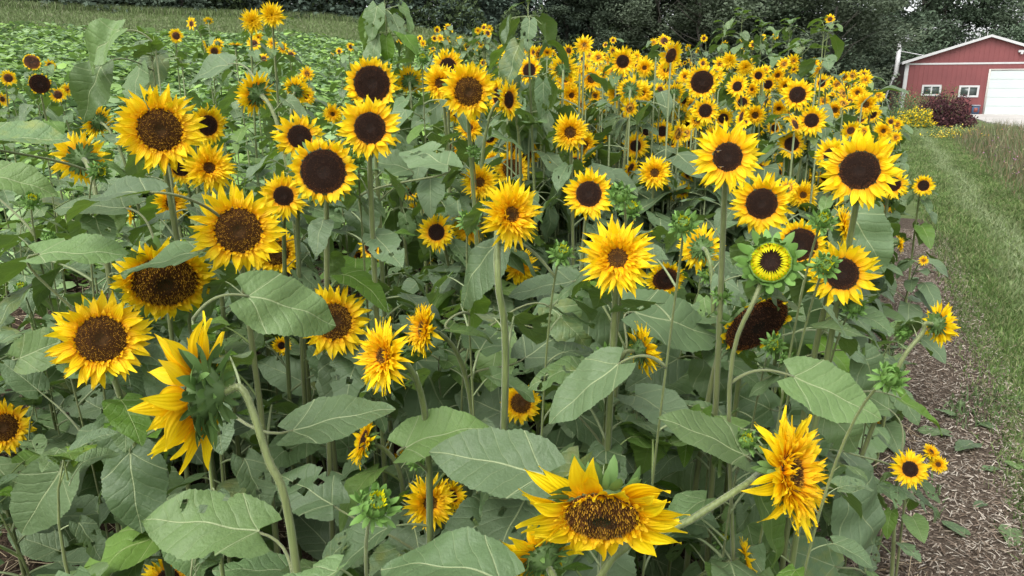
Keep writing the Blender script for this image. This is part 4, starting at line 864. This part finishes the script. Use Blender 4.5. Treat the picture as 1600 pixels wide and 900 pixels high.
# ------------------------------------------------------------------ crop field on the left slope
def polar(n, az0, az1, d0, d1, k=1.0):
    az = np.radians(RNG.uniform(az0, az1, n)); d = d0 + (d1 - d0) * RNG.random(n)**k; return d * np.sin(az), d * np.cos(az), d
def low_leaves(name, x, y, zz, s, col, m, tilt=.6):
    n = len(x); a = RNG.uniform(0, 2 * PI, n); t = RNG.uniform(-tilt, tilt, n)
    ax = np.stack([np.cos(a) * np.cos(t), np.sin(a) * np.cos(t), np.sin(t)], -1); sd_ = np.stack([-np.sin(a), np.cos(a), RNG.uniform(-.5, .5, n)], -1)
    c = np.stack([x, y, zz], -1); s = s[:, None]; q = np.array((0, 0, 1.))
    pts = [c - ax * s * .5, c - ax * s * .45 + sd_ * s * .35, c + sd_ * s * .5 - q * s * .08, c + ax * s * .35 + sd_ * s * .3 - q * s * .1, c + ax * s * .5 - q * s * .12, c + ax * s * .35 - sd_ * s * .3 - q * s * .1, c - sd_ * s * .5 - q * s * .08, c - ax * s * .45 - sd_ * s * .35, c + q * s * .06]
    P = np.stack(pts, 1).reshape(-1, 3); k = np.arange(n)[:, None] * 9
    F = np.concatenate([k + np.array([[i, (i + 1) % 8, 8]]) for i in range(8)])
    return np_mesh(name, P, F, np.repeat(col, 9, 0), m, True, 'stuff')
m_crop = vcol('crop leaves', .5, .4, .25)
n = 34000; x, y, d = polar(n, -42, 4, 6.0, 31, .9)
low_leaves('pumpkin_vines', x, y, gz(x, y) + RNG.uniform(.12, .42, n) * (.8 + .3 * np.sin(x * 1.3) * np.sin(y * .9)), RNG.uniform(.08, .20, n), pickcol(n, [(.19, .32, .08), (.25, .41, .09), (.13, .22, .09), (.24, .36, .15)], .2), m_crop, .5)
n = 80000; x, y, d = polar(n, -42, 8, 29, 49, 1); blades('meadow_grass', x, y, RNG.uniform(.08, .22, n) + .3 * (d > 46.5), RNG.uniform(.02, .05, n), pickcol(n, [(.14, .20, .07), (.17, .23, .09), (.12, .17, .06), (.2, .22, .12)], .15), m_blade, .9)
# ------------------------------------------------------------------ far sunflowers too many to count, one mass
FM = MB(); FP = MB(); FDk = MB(); rs = random.Random(5); nfar = 0
for _ in range(14000):
    az = rs.uniform(-1, 26.0); d = 3.6 + 13.4 * rs.random()**1.5; x, y = d * math.sin(R(az)), d * math.cos(R(az)); u_, v_ = uv_of(x, y)
    if u_ < U_FIELD + .25 + 0: continue
    g = gzf(x, y); hh = rs.uniform(1.25, 1.9); X, Y, dd = proj((x, y, g + hh))
    if Y < bound(X) + 4 or Y > 330 or X > 1420: continue
    if X < 560: continue
    if nfar > 800: break
    nfar += 1
    got = []
    for q in range(13):
        s = .2 * rs.uniform(.7, 1.25); src = rs.choice(LEAF_LO_MB); M = Matrix.Translation((x, y, g + hh * (.4 + .58 * q / 13))) @ Matrix.Rotation(rs.random() * 6.28, 4, 'Z') @ Matrix.Rotation(rs.uniform(-.3, .3), 4, 'X') @ Matrix.Diagonal((s, s, s, 1))
        if leaf_ok([M @ v for v in GRID[::4]], -1, .95, 7): FM.add([M @ Vector(v) for v in src.v], src.f, (1, 1, 1), list(src.uv)); got.append(.4 + .58 * q / 13)
    if not got: nfar -= 1; continue
    head_ok = leaf_ok([Vector((x, y, g + hh + .03))], -1, 1.1)
    top_ = hh if head_ok and got[-1] > .85 else hh * got[-1]
    tube(FM, [(x, y, g), (x, y, g + top_)], .006, 3, cap=False)
    for i in range(len(FM.uv) - 6, len(FM.uv)): FM.uv[i] = (0, .1)
    if top_ < hh: continue
    if rs.random() < (.9 if X > 950 and d > 5 else .5):
        Hh = Vector((x, y, g + hh + .03)); n_ = (Vector((-x, -y, .0)).normalized() + Vector((rs.uniform(-1.5, 1.5), rs.uniform(-.5, .9), rs.uniform(-.5, .7)))).normalized(); D = rs.uniform(.10, .15)
        M = Matrix.Translation(Hh) @ frame_from(n_, rs.random() * 6) @ Matrix.Diagonal((D, D, D, 1))
        sx_, sy_, sd2 = proj(Hh)
        if any((sx_ - a)**2 + (sy_ - b)**2 < (r_ * 1.1)**2 and sd2 < dd_ for a, b, r_, dd_, _ in PROT): continue
        key = ('m', rs.randrange(6))
        if key not in HEADS: HEADS[key] = head('DCDDCF'[key[1]], random.Random(key[1]), False, rd=(.2, .13, .23, .17, .16, .2)[key[1]])
        c_, p_, k_ = HEADS[key]
        for dst, src in ((FP, p_), (FDk, k_)): dst.add([M @ Vector(v) for v in src.v], src.f, list(src.c), list(src.uv))
print('far', nfar)
far = link('distant_sunflowers', FM.mesh('distant leaves', MT['leaf'])); far['kind'] = 'stuff'
a_ = link('petals', FP.mesh('distant petals', MT['petal']), far); a_['kind'] = 'stuff'; a_ = link('discs', FDk.mesh('distant discs', MT['disc']), far); a_['kind'] = 'stuff'
# ------------------------------------------------------------------ trees
m_bark = simple('bark', (.06, .055, .045), .9, .4, 6); m_birch = simple('pale bark', (.42, .41, .38), .8, .35, 3)
def tree_mat():
    m, n, b = mat('tree foliage'); a = n.nodes.new('ShaderNodeVertexColor'); a.layer_name = 'Col'; r_ = n.nodes.new('ShaderNodeObjectInfo').outputs['Random']
    hv = n.nodes.new('ShaderNodeHueSaturation'); n.links.new(a.outputs[0], hv.inputs['Color']); n.links.new(M2(n, 'ADD', .85, M2(n, 'MULTIPLY', r_, .75)), hv.inputs['Value']); n.links.new(M2(n, 'ADD', .475, M2(n, 'MULTIPLY', M2(n, 'FRACT', M2(n, 'MULTIPLY', r_, 13)), .045)), hv.inputs['Hue'])
    n.links.new(hv.outputs[0], b.inputs['Base Color']); b.inputs['Roughness'].default_value = .8; b.inputs['Specular IOR Level'].default_value = .2; translucent(m, n, b, hv.outputs[0], .12); return m
m_tree = tree_mat()
def cards(mb_, pts, s, cols, flat=0.):
    n = len(pts); nrm = RNG.normal(size=(n, 3)); nrm[:, 2] = np.abs(nrm[:, 2]) + flat; nrm /= np.linalg.norm(nrm, axis=1)[:, None]
    a = np.cross(nrm, RNG.normal(size=(n, 3))); a /= np.linalg.norm(a, axis=1)[:, None]; b = np.cross(nrm, a); s = s[:, None]
    P = np.stack([pts - a * s * .6, pts - b * s * .3 + a * s * .1, pts + a * s * .6, pts + b * s * .32 - a * s * .05], 1)
    return P.reshape(-1, 3), np.repeat(cols, 4, 0)
def crown_mesh(kind, seed):
    global RNG
    keep = RNG; RNG = np.random.default_rng(seed); rs = random.Random(seed)
    P = []; C = []
    if kind == 'leafy':   # unit height 1, crown from .12 to 1
        for _ in range(44):
            t = rs.random(); hh = .14 + .84 * t; r_ = .34 * math.sin(PI * min(1, (t * .8 + .16)))**.7 * rs.uniform(.3, 1); a = rs.random() * 6.28
            ctr = np.array((r_ * math.cos(a), r_ * math.sin(a), hh)); k = rs.randrange(260, 420); br = rs.uniform(.07, .14)
            pts = RNG.normal(size=(k, 3)); pts /= np.linalg.norm(pts, axis=1)[:, None]; pts *= (RNG.random((k, 1))**.45) * br; pts[:, 2] *= .7; tone = rs.uniform(.7, 1.3)
            P.append(ctr + pts); C.append(np.array((.064, .088, .056)) * tone * RNG.uniform(.88, 1.12, (k, 1)))
        s = .016
    else:                 # conifer: whorls of drooping branches
        for lay in range(30):
            t = lay / 30; z = .06 + .93 * t; L = .24 * (1 - t)**.85 + .01
            for b in range(11):
                a = rs.random() * 6.28; ll = L * rs.uniform(.75, 1.15); k = int(10 + 22 * (1 - t)); q = RNG.random(k)
                pts = np.stack([math.cos(a) * ll * q, math.sin(a) * ll * q, z - ll * .35 * q + .015 * q * q], -1) + RNG.normal(size=(k, 3)) * .009
                P.append(pts); C.append(np.array((.062, .088, .064)) * rs.uniform(.75, 1.3) * RNG.uniform(.85, 1.15, (k, 1)))
        s = .018
    P = np.concatenate(P); C = np.concatenate(C); V, C2 = cards(None, P, RNG.uniform(.6, 1.4, len(P)) * s, C)
    F = np.arange(len(V)).reshape(-1, 4); me = bpy.data.meshes.new('crown'); me.from_pydata(V.tolist(), [], F.tolist()); me.materials.append(m_tree)
    ca = me.color_attributes.new('Col', 'FLOAT_COLOR', 'POINT'); ca.data.foreach_set('color', np.concatenate([C2, np.ones((len(C2), 1))], 1).astype('f').ravel()); RNG = keep; return me
def trunk_mesh(kind, seed):
    rs = random.Random(seed); mb = MB(); top = .8 if kind == 'leafy' else .97
    P = [Vector((rs.uniform(-.01, .01), rs.uniform(-.01, .01), top * i / 8)) for i in range(9)]; P[0].z = -.02
    tube(mb, P, [.016 * (1 - .8 * i / 8) + .001 for i in range(9)], 8)
    if kind == 'leafy':
        for k in range(9):
            z = .2 + .5 * k / 9; a = rs.random() * 6.28; L = rs.uniform(.12, .26); s = P[0].lerp(P[-1], z / top)
            tube(mb, [s, s + Vector((math.cos(a) * L * .5, math.sin(a) * L * .5, L * .35)), s + Vector((math.cos(a) * L, math.sin(a) * L, L * .85))], [.006, .004, .0015], 5)
    return mb
CR = [('leafy', crown_mesh('leafy', s)) for s in (1, 2, 3, 4)] + [('conifer', crown_mesh('conifer', s)) for s in (11, 12, 13)]
TRK = {}
for q, (kd, me) in enumerate(CR): TRK[q] = trunk_mesh(kd, q).mesh('trunk', m_bark)
BIRCH = trunk_mesh('leafy', 40).mesh('pale trunk', m_birch)
def tree(px, d, hgt, q, label, group, wide=1.0, birch=False):
    az = math.atan((px - 800) / (FPX / math.cos(PITCH))); x, y = d * math.sin(az), d * math.cos(az); rs = random.Random(int(px * 7 + d))
    if px > 1330: x, y = x * 84 / max(y, 84) if False else x / y * (84 + d % 7), 84 + d % 7
    o = link(('spruce_tree' if CR[q][0] == 'conifer' else 'birch_tree' if birch else 'broadleaf_tree'), None); o.location = (x, y, gzf(x, y) - .1)
    o.rotation_euler.z = rs.random() * 6.28; o.scale = (hgt * wide, hgt * wide, hgt)
    link('trunk', BIRCH if birch else TRK[q], o); link('crown', CR[q][1], o); tag(o, label, 'tree', group)
def tree_label(px, kind, extra=''):
    order = sorted(LANDM, key=lambda k: abs(k[0] - px)); 
    for an in order[:10]:
        lab = f'{extra}dark {kind} behind, straight above the {an[2]}'
        if lab not in used_labels: used_labels[lab] = 1; return lab
    return f'{extra}dark {kind} in the far tree line'
GT = 'trees of the dark line behind the field'
rs = random.Random(9)
for k in range(19):      # conifers along the crop field
    px = -60 + k * 52 + rs.uniform(-14, 14); d = 50 + rs.uniform(-1, 5) + max(0, px - 500) * .012; tree(px, d, rs.uniform(9, 12.5), 4 + k % 3, tree_label(px, 'spruce tree'), GT, rs.uniform(1.1, 1.4))
for k in range(30):
    px = -80 + k * 62 + rs.uniform(-20, 20); d = 62 + rs.uniform(0, 9) + (14 if px > 1380 else 0); tree(px, d, rs.uniform(12, 17) * (1.0 if px < 1330 else 1.15 if px < 1480 else .85), k % 4, tree_label(px, 'leafy tree', 'tall '), GT, rs.uniform(1.1, 1.5), False)
for k, (px, d, hh) in enumerate(((925, 60, 13), (905, 61, 13), (1020, 62, 13))): tree(px, d, hh, k, ('pale-trunked birch in the dark tree line, first of three', 'pale-trunked birch in the dark tree line, second of three', 'pale-trunked birch in the dark tree line above the far topping sunflower')[k], GT, .7, True)
for k in range(11):      # lower trees at the foot of the wood on the barn side
    px = 930 + k * 52 + rs.uniform(-10, 10); d = 55 + rs.uniform(0, 8) + (12 if px > 1360 else 0); tree(px, d, rs.uniform(6.5, 9.5), (k * 3) % 4, tree_label(px, 'young tree', 'low '), GT, 1.7)
# shrubs at the foot of the wood: one undergrowth mass
n = 30000; az = np.radians(RNG.uniform(-40, 44, n)); dd = np.where(np.degrees(az) < 4, RNG.uniform(49, 53, n), np.where(np.degrees(az) < 23, RNG.uniform(56, 62, n), RNG.uniform(74, 80, n))); x, y = dd * np.sin(az), dd * np.cos(az)
hgt = (1.2 + 1.3 * (np.sin(az * 60) * .5 + .5) + 1.0 * (np.sin(az * 143 + 2) * .5 + .5)); z = gz(x, y) + hgt * RNG.random(n)
V, C = cards(None, np.stack([x, y, z], -1), RNG.uniform(.12, .3, n), pickcol(n, [(.04, .062, .024), (.055, .08, .03), (.03, .045, .02)], .3)); np_mesh('undergrowth', V, np.arange(len(V)).reshape(-1, 4), C, m_tree, False, 'stuff')
# ------------------------------------------------------------------ barn
BY = 56.5
BROT = R(-22); BX = (1411 - 800) / FPX * 54.56
def bpt(px, py):    # point of the facade, as distance along it (plus BX) and height
    r_ = ray(px, py); nx, ny = -math.sin(BROT), math.cos(BROT)      # facade normal
    t = (BX * nx + BY * ny) / (r_.x * nx + r_.y * ny); p = CAM + r_ * t; return BX + (p.x - BX) * math.cos(BROT) + (p.y - BY) * math.sin(BROT), p.z
def bworld(x, y): dx, dy = x - BX, y - BY; return BX + dx * math.cos(BROT) - dy * math.sin(BROT), BY + dx * math.sin(BROT) + dy * math.cos(BROT)
bx0, _ = bpt(1410, 143); _, z_band = bpt(1500, 99); apx, apz = bpt(1548, 58); _, dz_ = bpt(1570, 178.5); zdoor = bpt(1560, 110)[1]
Z0 = 0.0; xd0 = bpt(1546, 125)[0]; bx0 = BX; eave = bpt(1410, 98)[1]; half = apx - bx0
print('barn', bx0, apx, apz, eave, zdoor, xd0, 'floor', dz_)
bx1 = apx + half; DEP = 11.0
def siding():
    m, n, b = mat('red metal siding'); p = objco(n); s = n.nodes.new('ShaderNodeSeparateXYZ'); n.links.new(p, s.inputs[0])
    f = M2(n, 'FRACT', M2(n, 'MULTIPLY', M2(n, 'ADD', s.outputs[0], s.outputs[1]), 3.3)); e = M2(n, 'GREATER_THAN', f, .86)
    nz = noise(n, .6, 4, p); c = ramp(n, nz, [(.3, (.145, .034, .036)), (.7, (.19, .047, .047))])
    c = mixc(n, M2(n, 'MULTIPLY', e, .25), c, (.12, .02, .02)); n.links.new(c, b.inputs['Base Color']); b.inputs['Roughness'].default_value = .55; bump(n, b, e, .6, .02); return m
m_red = siding(); m_white = simple('white trim', (.46, .46, .46), .5, .06, 2); m_roof = simple('pale metal roof', (.5, .51, .52), .4, .1, 2)
m_glass, _, b = mat('dark window glass'); b.inputs['Base Color'].default_value = (.06, .075, .07, 1); b.inputs['Roughness'].default_value = .12
m_gd = simple('white door panels', (.46, .51, .50), .5, .05, 1); m_gal = simple('galvanised pipe', (.5, .5, .5), .45, .15, 4); m_conc = simple('concrete', (.42, .40, .37), .9, .2, .8)
barn = link('barn', None); barn.location = (bx0, BY, 0); barn.rotation_euler.z = BROT; tag(barn, 'red metal-sided barn with white trim, big roll-up door and two small windows', 'barn'); OB = Vector((bx0, BY, 0))
def bpart(name, fn, m, parent=barn, smooth=False):
    mb = MB(); fn(mb); me = mb.mesh(name, m, smooth); me.transform(Matrix.Translation(-OB)); return link(name, me, parent)
def prism(mb, prof, y0, y1):
    k = len(prof); V = [(x, y0, z) for x, z in prof] + [(x, y1, z) for x, z in prof]
    mb.add(V, [tuple(range(k)), tuple(range(k, 2 * k))[::-1]] + [(i, i + k, (i + 1) % k + k, (i + 1) % k) for i in range(k)])
bpart('wall', lambda mb: prism(mb, [(bx0, -.2), (bx1, -.2), (bx1, eave), (apx, apz), (bx0, eave)], BY, BY + DEP), m_red)
def roof(mb):
    for s, xe in ((-1, bx0 - .3), (1, bx1 + .3)):
        ze = eave - .3 * (apz - eave) / half
        prism(mb, [(xe, ze + .02), (apx, apz + .02), (apx, apz + .16), (xe, ze + .16)], BY - .3, BY + DEP + .3)
bpart('roof', roof, m_roof)
def fascia(mb):
    for xe in (bx0 - .3, bx1 + .3):
        ze = eave - .3 * (apz - eave) / half; prism(mb, [(xe, ze - .04), (apx, apz + .0), (apx, apz + .165), (xe, ze + .165)], BY - .36, BY - .302)
bpart('fascia', fascia, m_white)
bpart('trim_band', lambda mb: box(mb, bx0 + .2, bx1 - .2, BY - .04, BY - .002, z_band - .07, z_band + .05), m_white)
bpart('corner_trim', lambda mb: (box(mb, bx0 - .03, bx0 + .2, BY - .05, BY - .003, -.1, eave - .02), box(mb, bx0 - .05, bx0 - .003, BY - .05, BY + .2, -.1, eave - .02)), m_white)
def window(x0, x1, z0, z1, y=BY):
    t = .13; fr = bpart('window', lambda mb: (box(mb, x0, x1, y - .07, y - .003, z1 - t, z1), box(mb, x0, x1, y - .07, y - .003, z0, z0 + t), box(mb, x0, x0 + t, y - .068, y - .003, z0 + t, z1 - t), box(mb, x1 - t, x1, y - .068, y - .003, z0 + t, z1 - t), box(mb, (x0 + x1) / 2 - t * .35, (x0 + x1) / 2 + t * .35, y - .064, y - .003, z0 + t, z1 - t)), m_white)
    mb = MB(); box(mb, x0 + t, x1 - t, y - .03, y - .004, z0 + t, z1 - t); me = mb.mesh('pane', m_glass); me.transform(Matrix.Translation(-OB)); link('pane', me, fr)
for a, b_, c_, d_ in ((1441, 132.5, 1469, 150), (1499, 133.5, 1528, 152)):
    x0, z1 = bpt(a, b_); x1, z0 = bpt(c_, d_); window(x0, x1, z0, z1)
xd1 = xd0 + 4.4
def gdoor(mb):
    k = 5; hh = (zdoor - Z0) / k; box(mb, xd0 + .01, xd1 - .01, BY - .03, BY - .004, Z0 + .005, zdoor - .005)
    for i in range(k): box(mb, xd0, xd1, BY - .05, BY - .031, Z0 + i * hh + .02, Z0 + (i + 1) * hh - .02)
gd = bpart('garage_door', gdoor, m_gd)
mb = MB(); box(mb, xd0 - .12, xd0 - .005, BY - .08, BY - .003, 0, zdoor + .1); box(mb, xd1 + .005, xd1 + .12, BY - .08, BY - .003, 0, zdoor + .1); box(mb, xd0, xd1, BY - .08, BY - .003, zdoor + .004, zdoor + .1); me = mb.mesh('door frame', m_conc); me.transform(Matrix.Translation(-OB)); link('door_frame', me, gd)
def pipe(mb):
    x, zt = bpt(1408.5, 66); xx = bx0 - .55; tube(mb, [(xx, BY + .6, 0.0), (xx - .5, BY + .6, 1.2), (xx - .2, BY + .6, 2.4), (xx, BY + .6, 2.9), (xx, BY + .6, zt)], [.05, .06, .08, .16, .16], 10); tube(mb, [(xx, BY + .6, zt), (xx, BY + .6, zt + .12)], [.22, .22], 10)
bpart('stovepipe', pipe, m_gal, smooth=True)
bpart('pipe_stay', lambda mb: tube(mb, [(bx0 - .5, BY + .5, bpt(1410, 79)[1]), (bx0 + 1.4, BY + .3, bpt(1436, 88)[1])], .025, 5), m_gal)
lx, lz = bpt(1596, 80); bpart('wall_lamp', lambda mb: (box(mb, lx - .2, lx + .2, BY - .2, BY - .003, lz - .07, lz + .07), box(mb, lx - .07, lx + .07, BY - .3, BY - .2, lz - .2, lz - .05)), m_white)
sx0, sz1 = bpt(1404.5, 128); bpart('side_window', lambda mb: box(mb, bx0 - .06, bx0 - .003, BY + 1.0, BY + 2.2, .3, 1.7), m_white)
for k, (px, py) in enumerate(((1548, 50), (1536, 54), (1513, 62))):
    x, z = bpt(px, py); bpart('lightning_rod', lambda mb: tube(mb, [(x, BY + 1, z - 1.0), (x, BY + 1, z + .1)], .02, 4), m_gal)
mb = MB(); x0, zz = bpt(1518, 163); x1, _ = bpt(1529, 163)
cr = link('utility_box', None); cr.location = (*bworld(x0, BY - .6), 0); cr.rotation_euler.z = BROT; tag(cr, 'small blue utility box against the red barn beside the roll-up door', 'utility box')
mb = MB(); box(mb, 0, x1 - x0, 0, .4, 0.05, .62); link('body', mb.mesh('box body', simple('blue paint', (.05, .09, .16), .5)), cr)
mb = MB(); box(mb, -.04, x1 - x0 + .04, -.04, .44, .622, .7); link('lid', mb.mesh('box lid', simple('grey paint', (.25, .27, .3), .5)), cr)
mb = MB(); box(mb, .1, x1 - x0 - .1, -.02, -.002, .2, .5); link('door', mb.mesh('box door', simple('rust red', (.2, .05, .04), .6)), cr)
mb = MB(); xa = bpt(1515, 180)[0]
pg = [bworld(xa, BY - .03), tuple(ground_hit(1518, 184)[:2]), tuple(ground_hit(1542, 192)[:2]), tuple(ground_hit(1625, 205)[:2]), tuple(ground_hit(1800, 206)[:2]), bworld(xa + 30, BY - .03)]
k = len(pg); mb.add([(x, y, .06) for x, y in pg] + [(x, y, -.2) for x, y in pg], [tuple(range(k)), tuple(range(k, 2 * k))[::-1]] + [(i, i + k, (i + 1) % k + k, (i + 1) % k) for i in range(k)]); link('driveway', mb.mesh('driveway', m_conc, False))['kind'] = 'structure'
# ------------------------------------------------------------------ garden plants by the barn
def clump(name, px, py, d, rx, hz, n, leafc, flowc, nf, label, cat, ls=.07, fs=.06, stemmy=False):
    g = at(px, py, d); x0, y0 = g.x, g.y; z0 = gzf(x0, y0); root = link(name, None); root.location = (x0, y0, z0); tag(root, label, cat)
    def pts(k, low=0.):
        a = RNG.uniform(0, 2 * PI, k); e = np.arcsin(RNG.uniform(low, 1, k)); r_ = RNG.random(k)**.35 * (1 + .18 * np.sin(a * 5 + 1) + .12 * np.sin(e * 9)); return np.stack([np.cos(a) * np.cos(e) * r_ * rx, np.sin(a) * np.cos(e) * r_ * rx * .8, np.sin(e) * r_ * hz], -1)
    P = pts(n); V, C = cards(None, P, RNG.uniform(.6, 1.5, n) * ls, pickcol(n, leafc, .35)); mo = np_mesh('foliage', V, np.arange(len(V)).reshape(-1, 4), C, m_tree); mo.parent = root
    mb = MB()
    for k in range(14):
        a = k * .45; tube(mb, [(0, 0, 0), (math.cos(a) * rx * .3, math.sin(a) * rx * .3, hz * .4), (math.cos(a) * rx * .6, math.sin(a) * rx * .5, hz * .75)], [.02, .014, .006], 4)
    link('stem', mb.mesh('stems', MT['stem']), root)
    if nf:
        P = pts(nf, .25) * 1.03; V, C = cards(None, P, RNG.uniform(.6, 1.4, nf) * fs, pickcol(nf, flowc, .2)); mo = np_mesh('bloom', V, np.arange(len(V)).reshape(-1, 4), C, vcol('small blooms', .6, .2, .2)); mo.parent = root; mo['kind'] = 'stuff'
clump('smoke_bush', 1476, 172, 36, 1.42, 1.5, 7000, [(.034, .014, .018), (.050, .020, .024), (.024, .011, .014), (.075, .032, .034)], None, 0, 'dark purple-leaved rounded shrub before the red barn', 'shrub', .085)
clump('orange_flower_bush', 1420, 168, 44, 1.5, 1.75, 3800, [(.08, .12, .045), (.10, .13, .05), (.06, .09, .04)], [(.45, .12, .05), (.4, .2, .1)], 260, 'airy green bush with faint orange blooms at the barn corner', 'shrub')
clump('yellow_flower_clump', 1432, 175, 33, .85, .95, 2600, [(.08, .13, .04), (.11, .16, .05)], [(.85, .66, .02), (.8, .55, .02)], 1900, 'dense clump of bright yellow flowers beside the purple shrub', 'flowering plant', .07, .07)
clump('yellow_coreopsis_clump', 1503, 200, 27, 1.25, .5, 2400, [(.10, .15, .05), (.12, .17, .07)], [(.8, .6, .03), (.75, .45, .05), (.7, .62, .15)], 900, 'low mound of pale yellow flowers in front of the purple shrub', 'flowering plant', .05, .05)
clump('pink_flower_shrub', 1478, 150, 46, 1.1, 2.0, 1500, [(.08, .13, .04), (.1, .15, .05)], [(.6, .1, .15), (.5, .25, .1)], 60, 'thin green shrub in front of the first barn window', 'shrub')
for k, (px, py) in enumerate(((1541, 192), (1556, 197), (1566, 199), (1598, 202))): clump('yellow_daisy', px, py, 24, .28, .42, 260, [(.09, .14, .05)], [(.85, .5, .03)], 40, ('golden daisy clump nearest the roll-up door, facing the driveway', 'golden daisy clump in the middle of the meadow edge trio', 'golden daisy clump last of the meadow edge trio', 'golden daisy clump cut by the frame at the driveway')[k], 'flowering plant', .05, .07)
# meadow of wild flowers beside the path
n = 60000; u = U_PATHR - .05 - RNG.random(n)**1.1 * 12; v = dens_v(n, 5.5, 32, 1.2); keep = uv_of(*xy_of(u, v))[1] + 0 * u < 26 + 6 * np.clip((-u - 8) / -4, 0, 1); u, v = u[keep], v[keep]; n = len(u); x, y = xy_of(u, v); hm = np.clip((U_PATHR - u) * .9, .15, 1) * RNG.uniform(.4, .9, n)
blades('wildflower_meadow', x, y, hm, RNG.uniform(.006, .016, n) * (1 + v * .03), pickcol(n, [(.11, .15, .06), (.15, .18, .08), (.19, .19, .11), (.10, .15, .05), (.24, .16, .10), (.22, .19, .12)], .25), m_blade, .5)
n = 4200; u = U_PATHR - .3 - RNG.random(n) * 11; v = dens_v(n, 7, 25, 1.2); x, y = xy_of(u, v); z = gz(x, y) + np.clip((U_PATHR - u) * .9, .12, 1) * RNG.uniform(.45, .85, n)
V, C = cards(None, np.stack([x, y, z], -1), RNG.uniform(.018, .035, n) * (1 + v * .02), pickcol(n, [(.28, .13, .24), (.42, .22, .36), (.3, .18, .22), (.4, .36, .2)], .25)); np_mesh('meadow_blossoms', V, np.arange(len(V)).reshape(-1, 4), C, vcol('purple blossoms', .7, .2, .2), False, 'stuff')
print('objects', len(sc.objects))
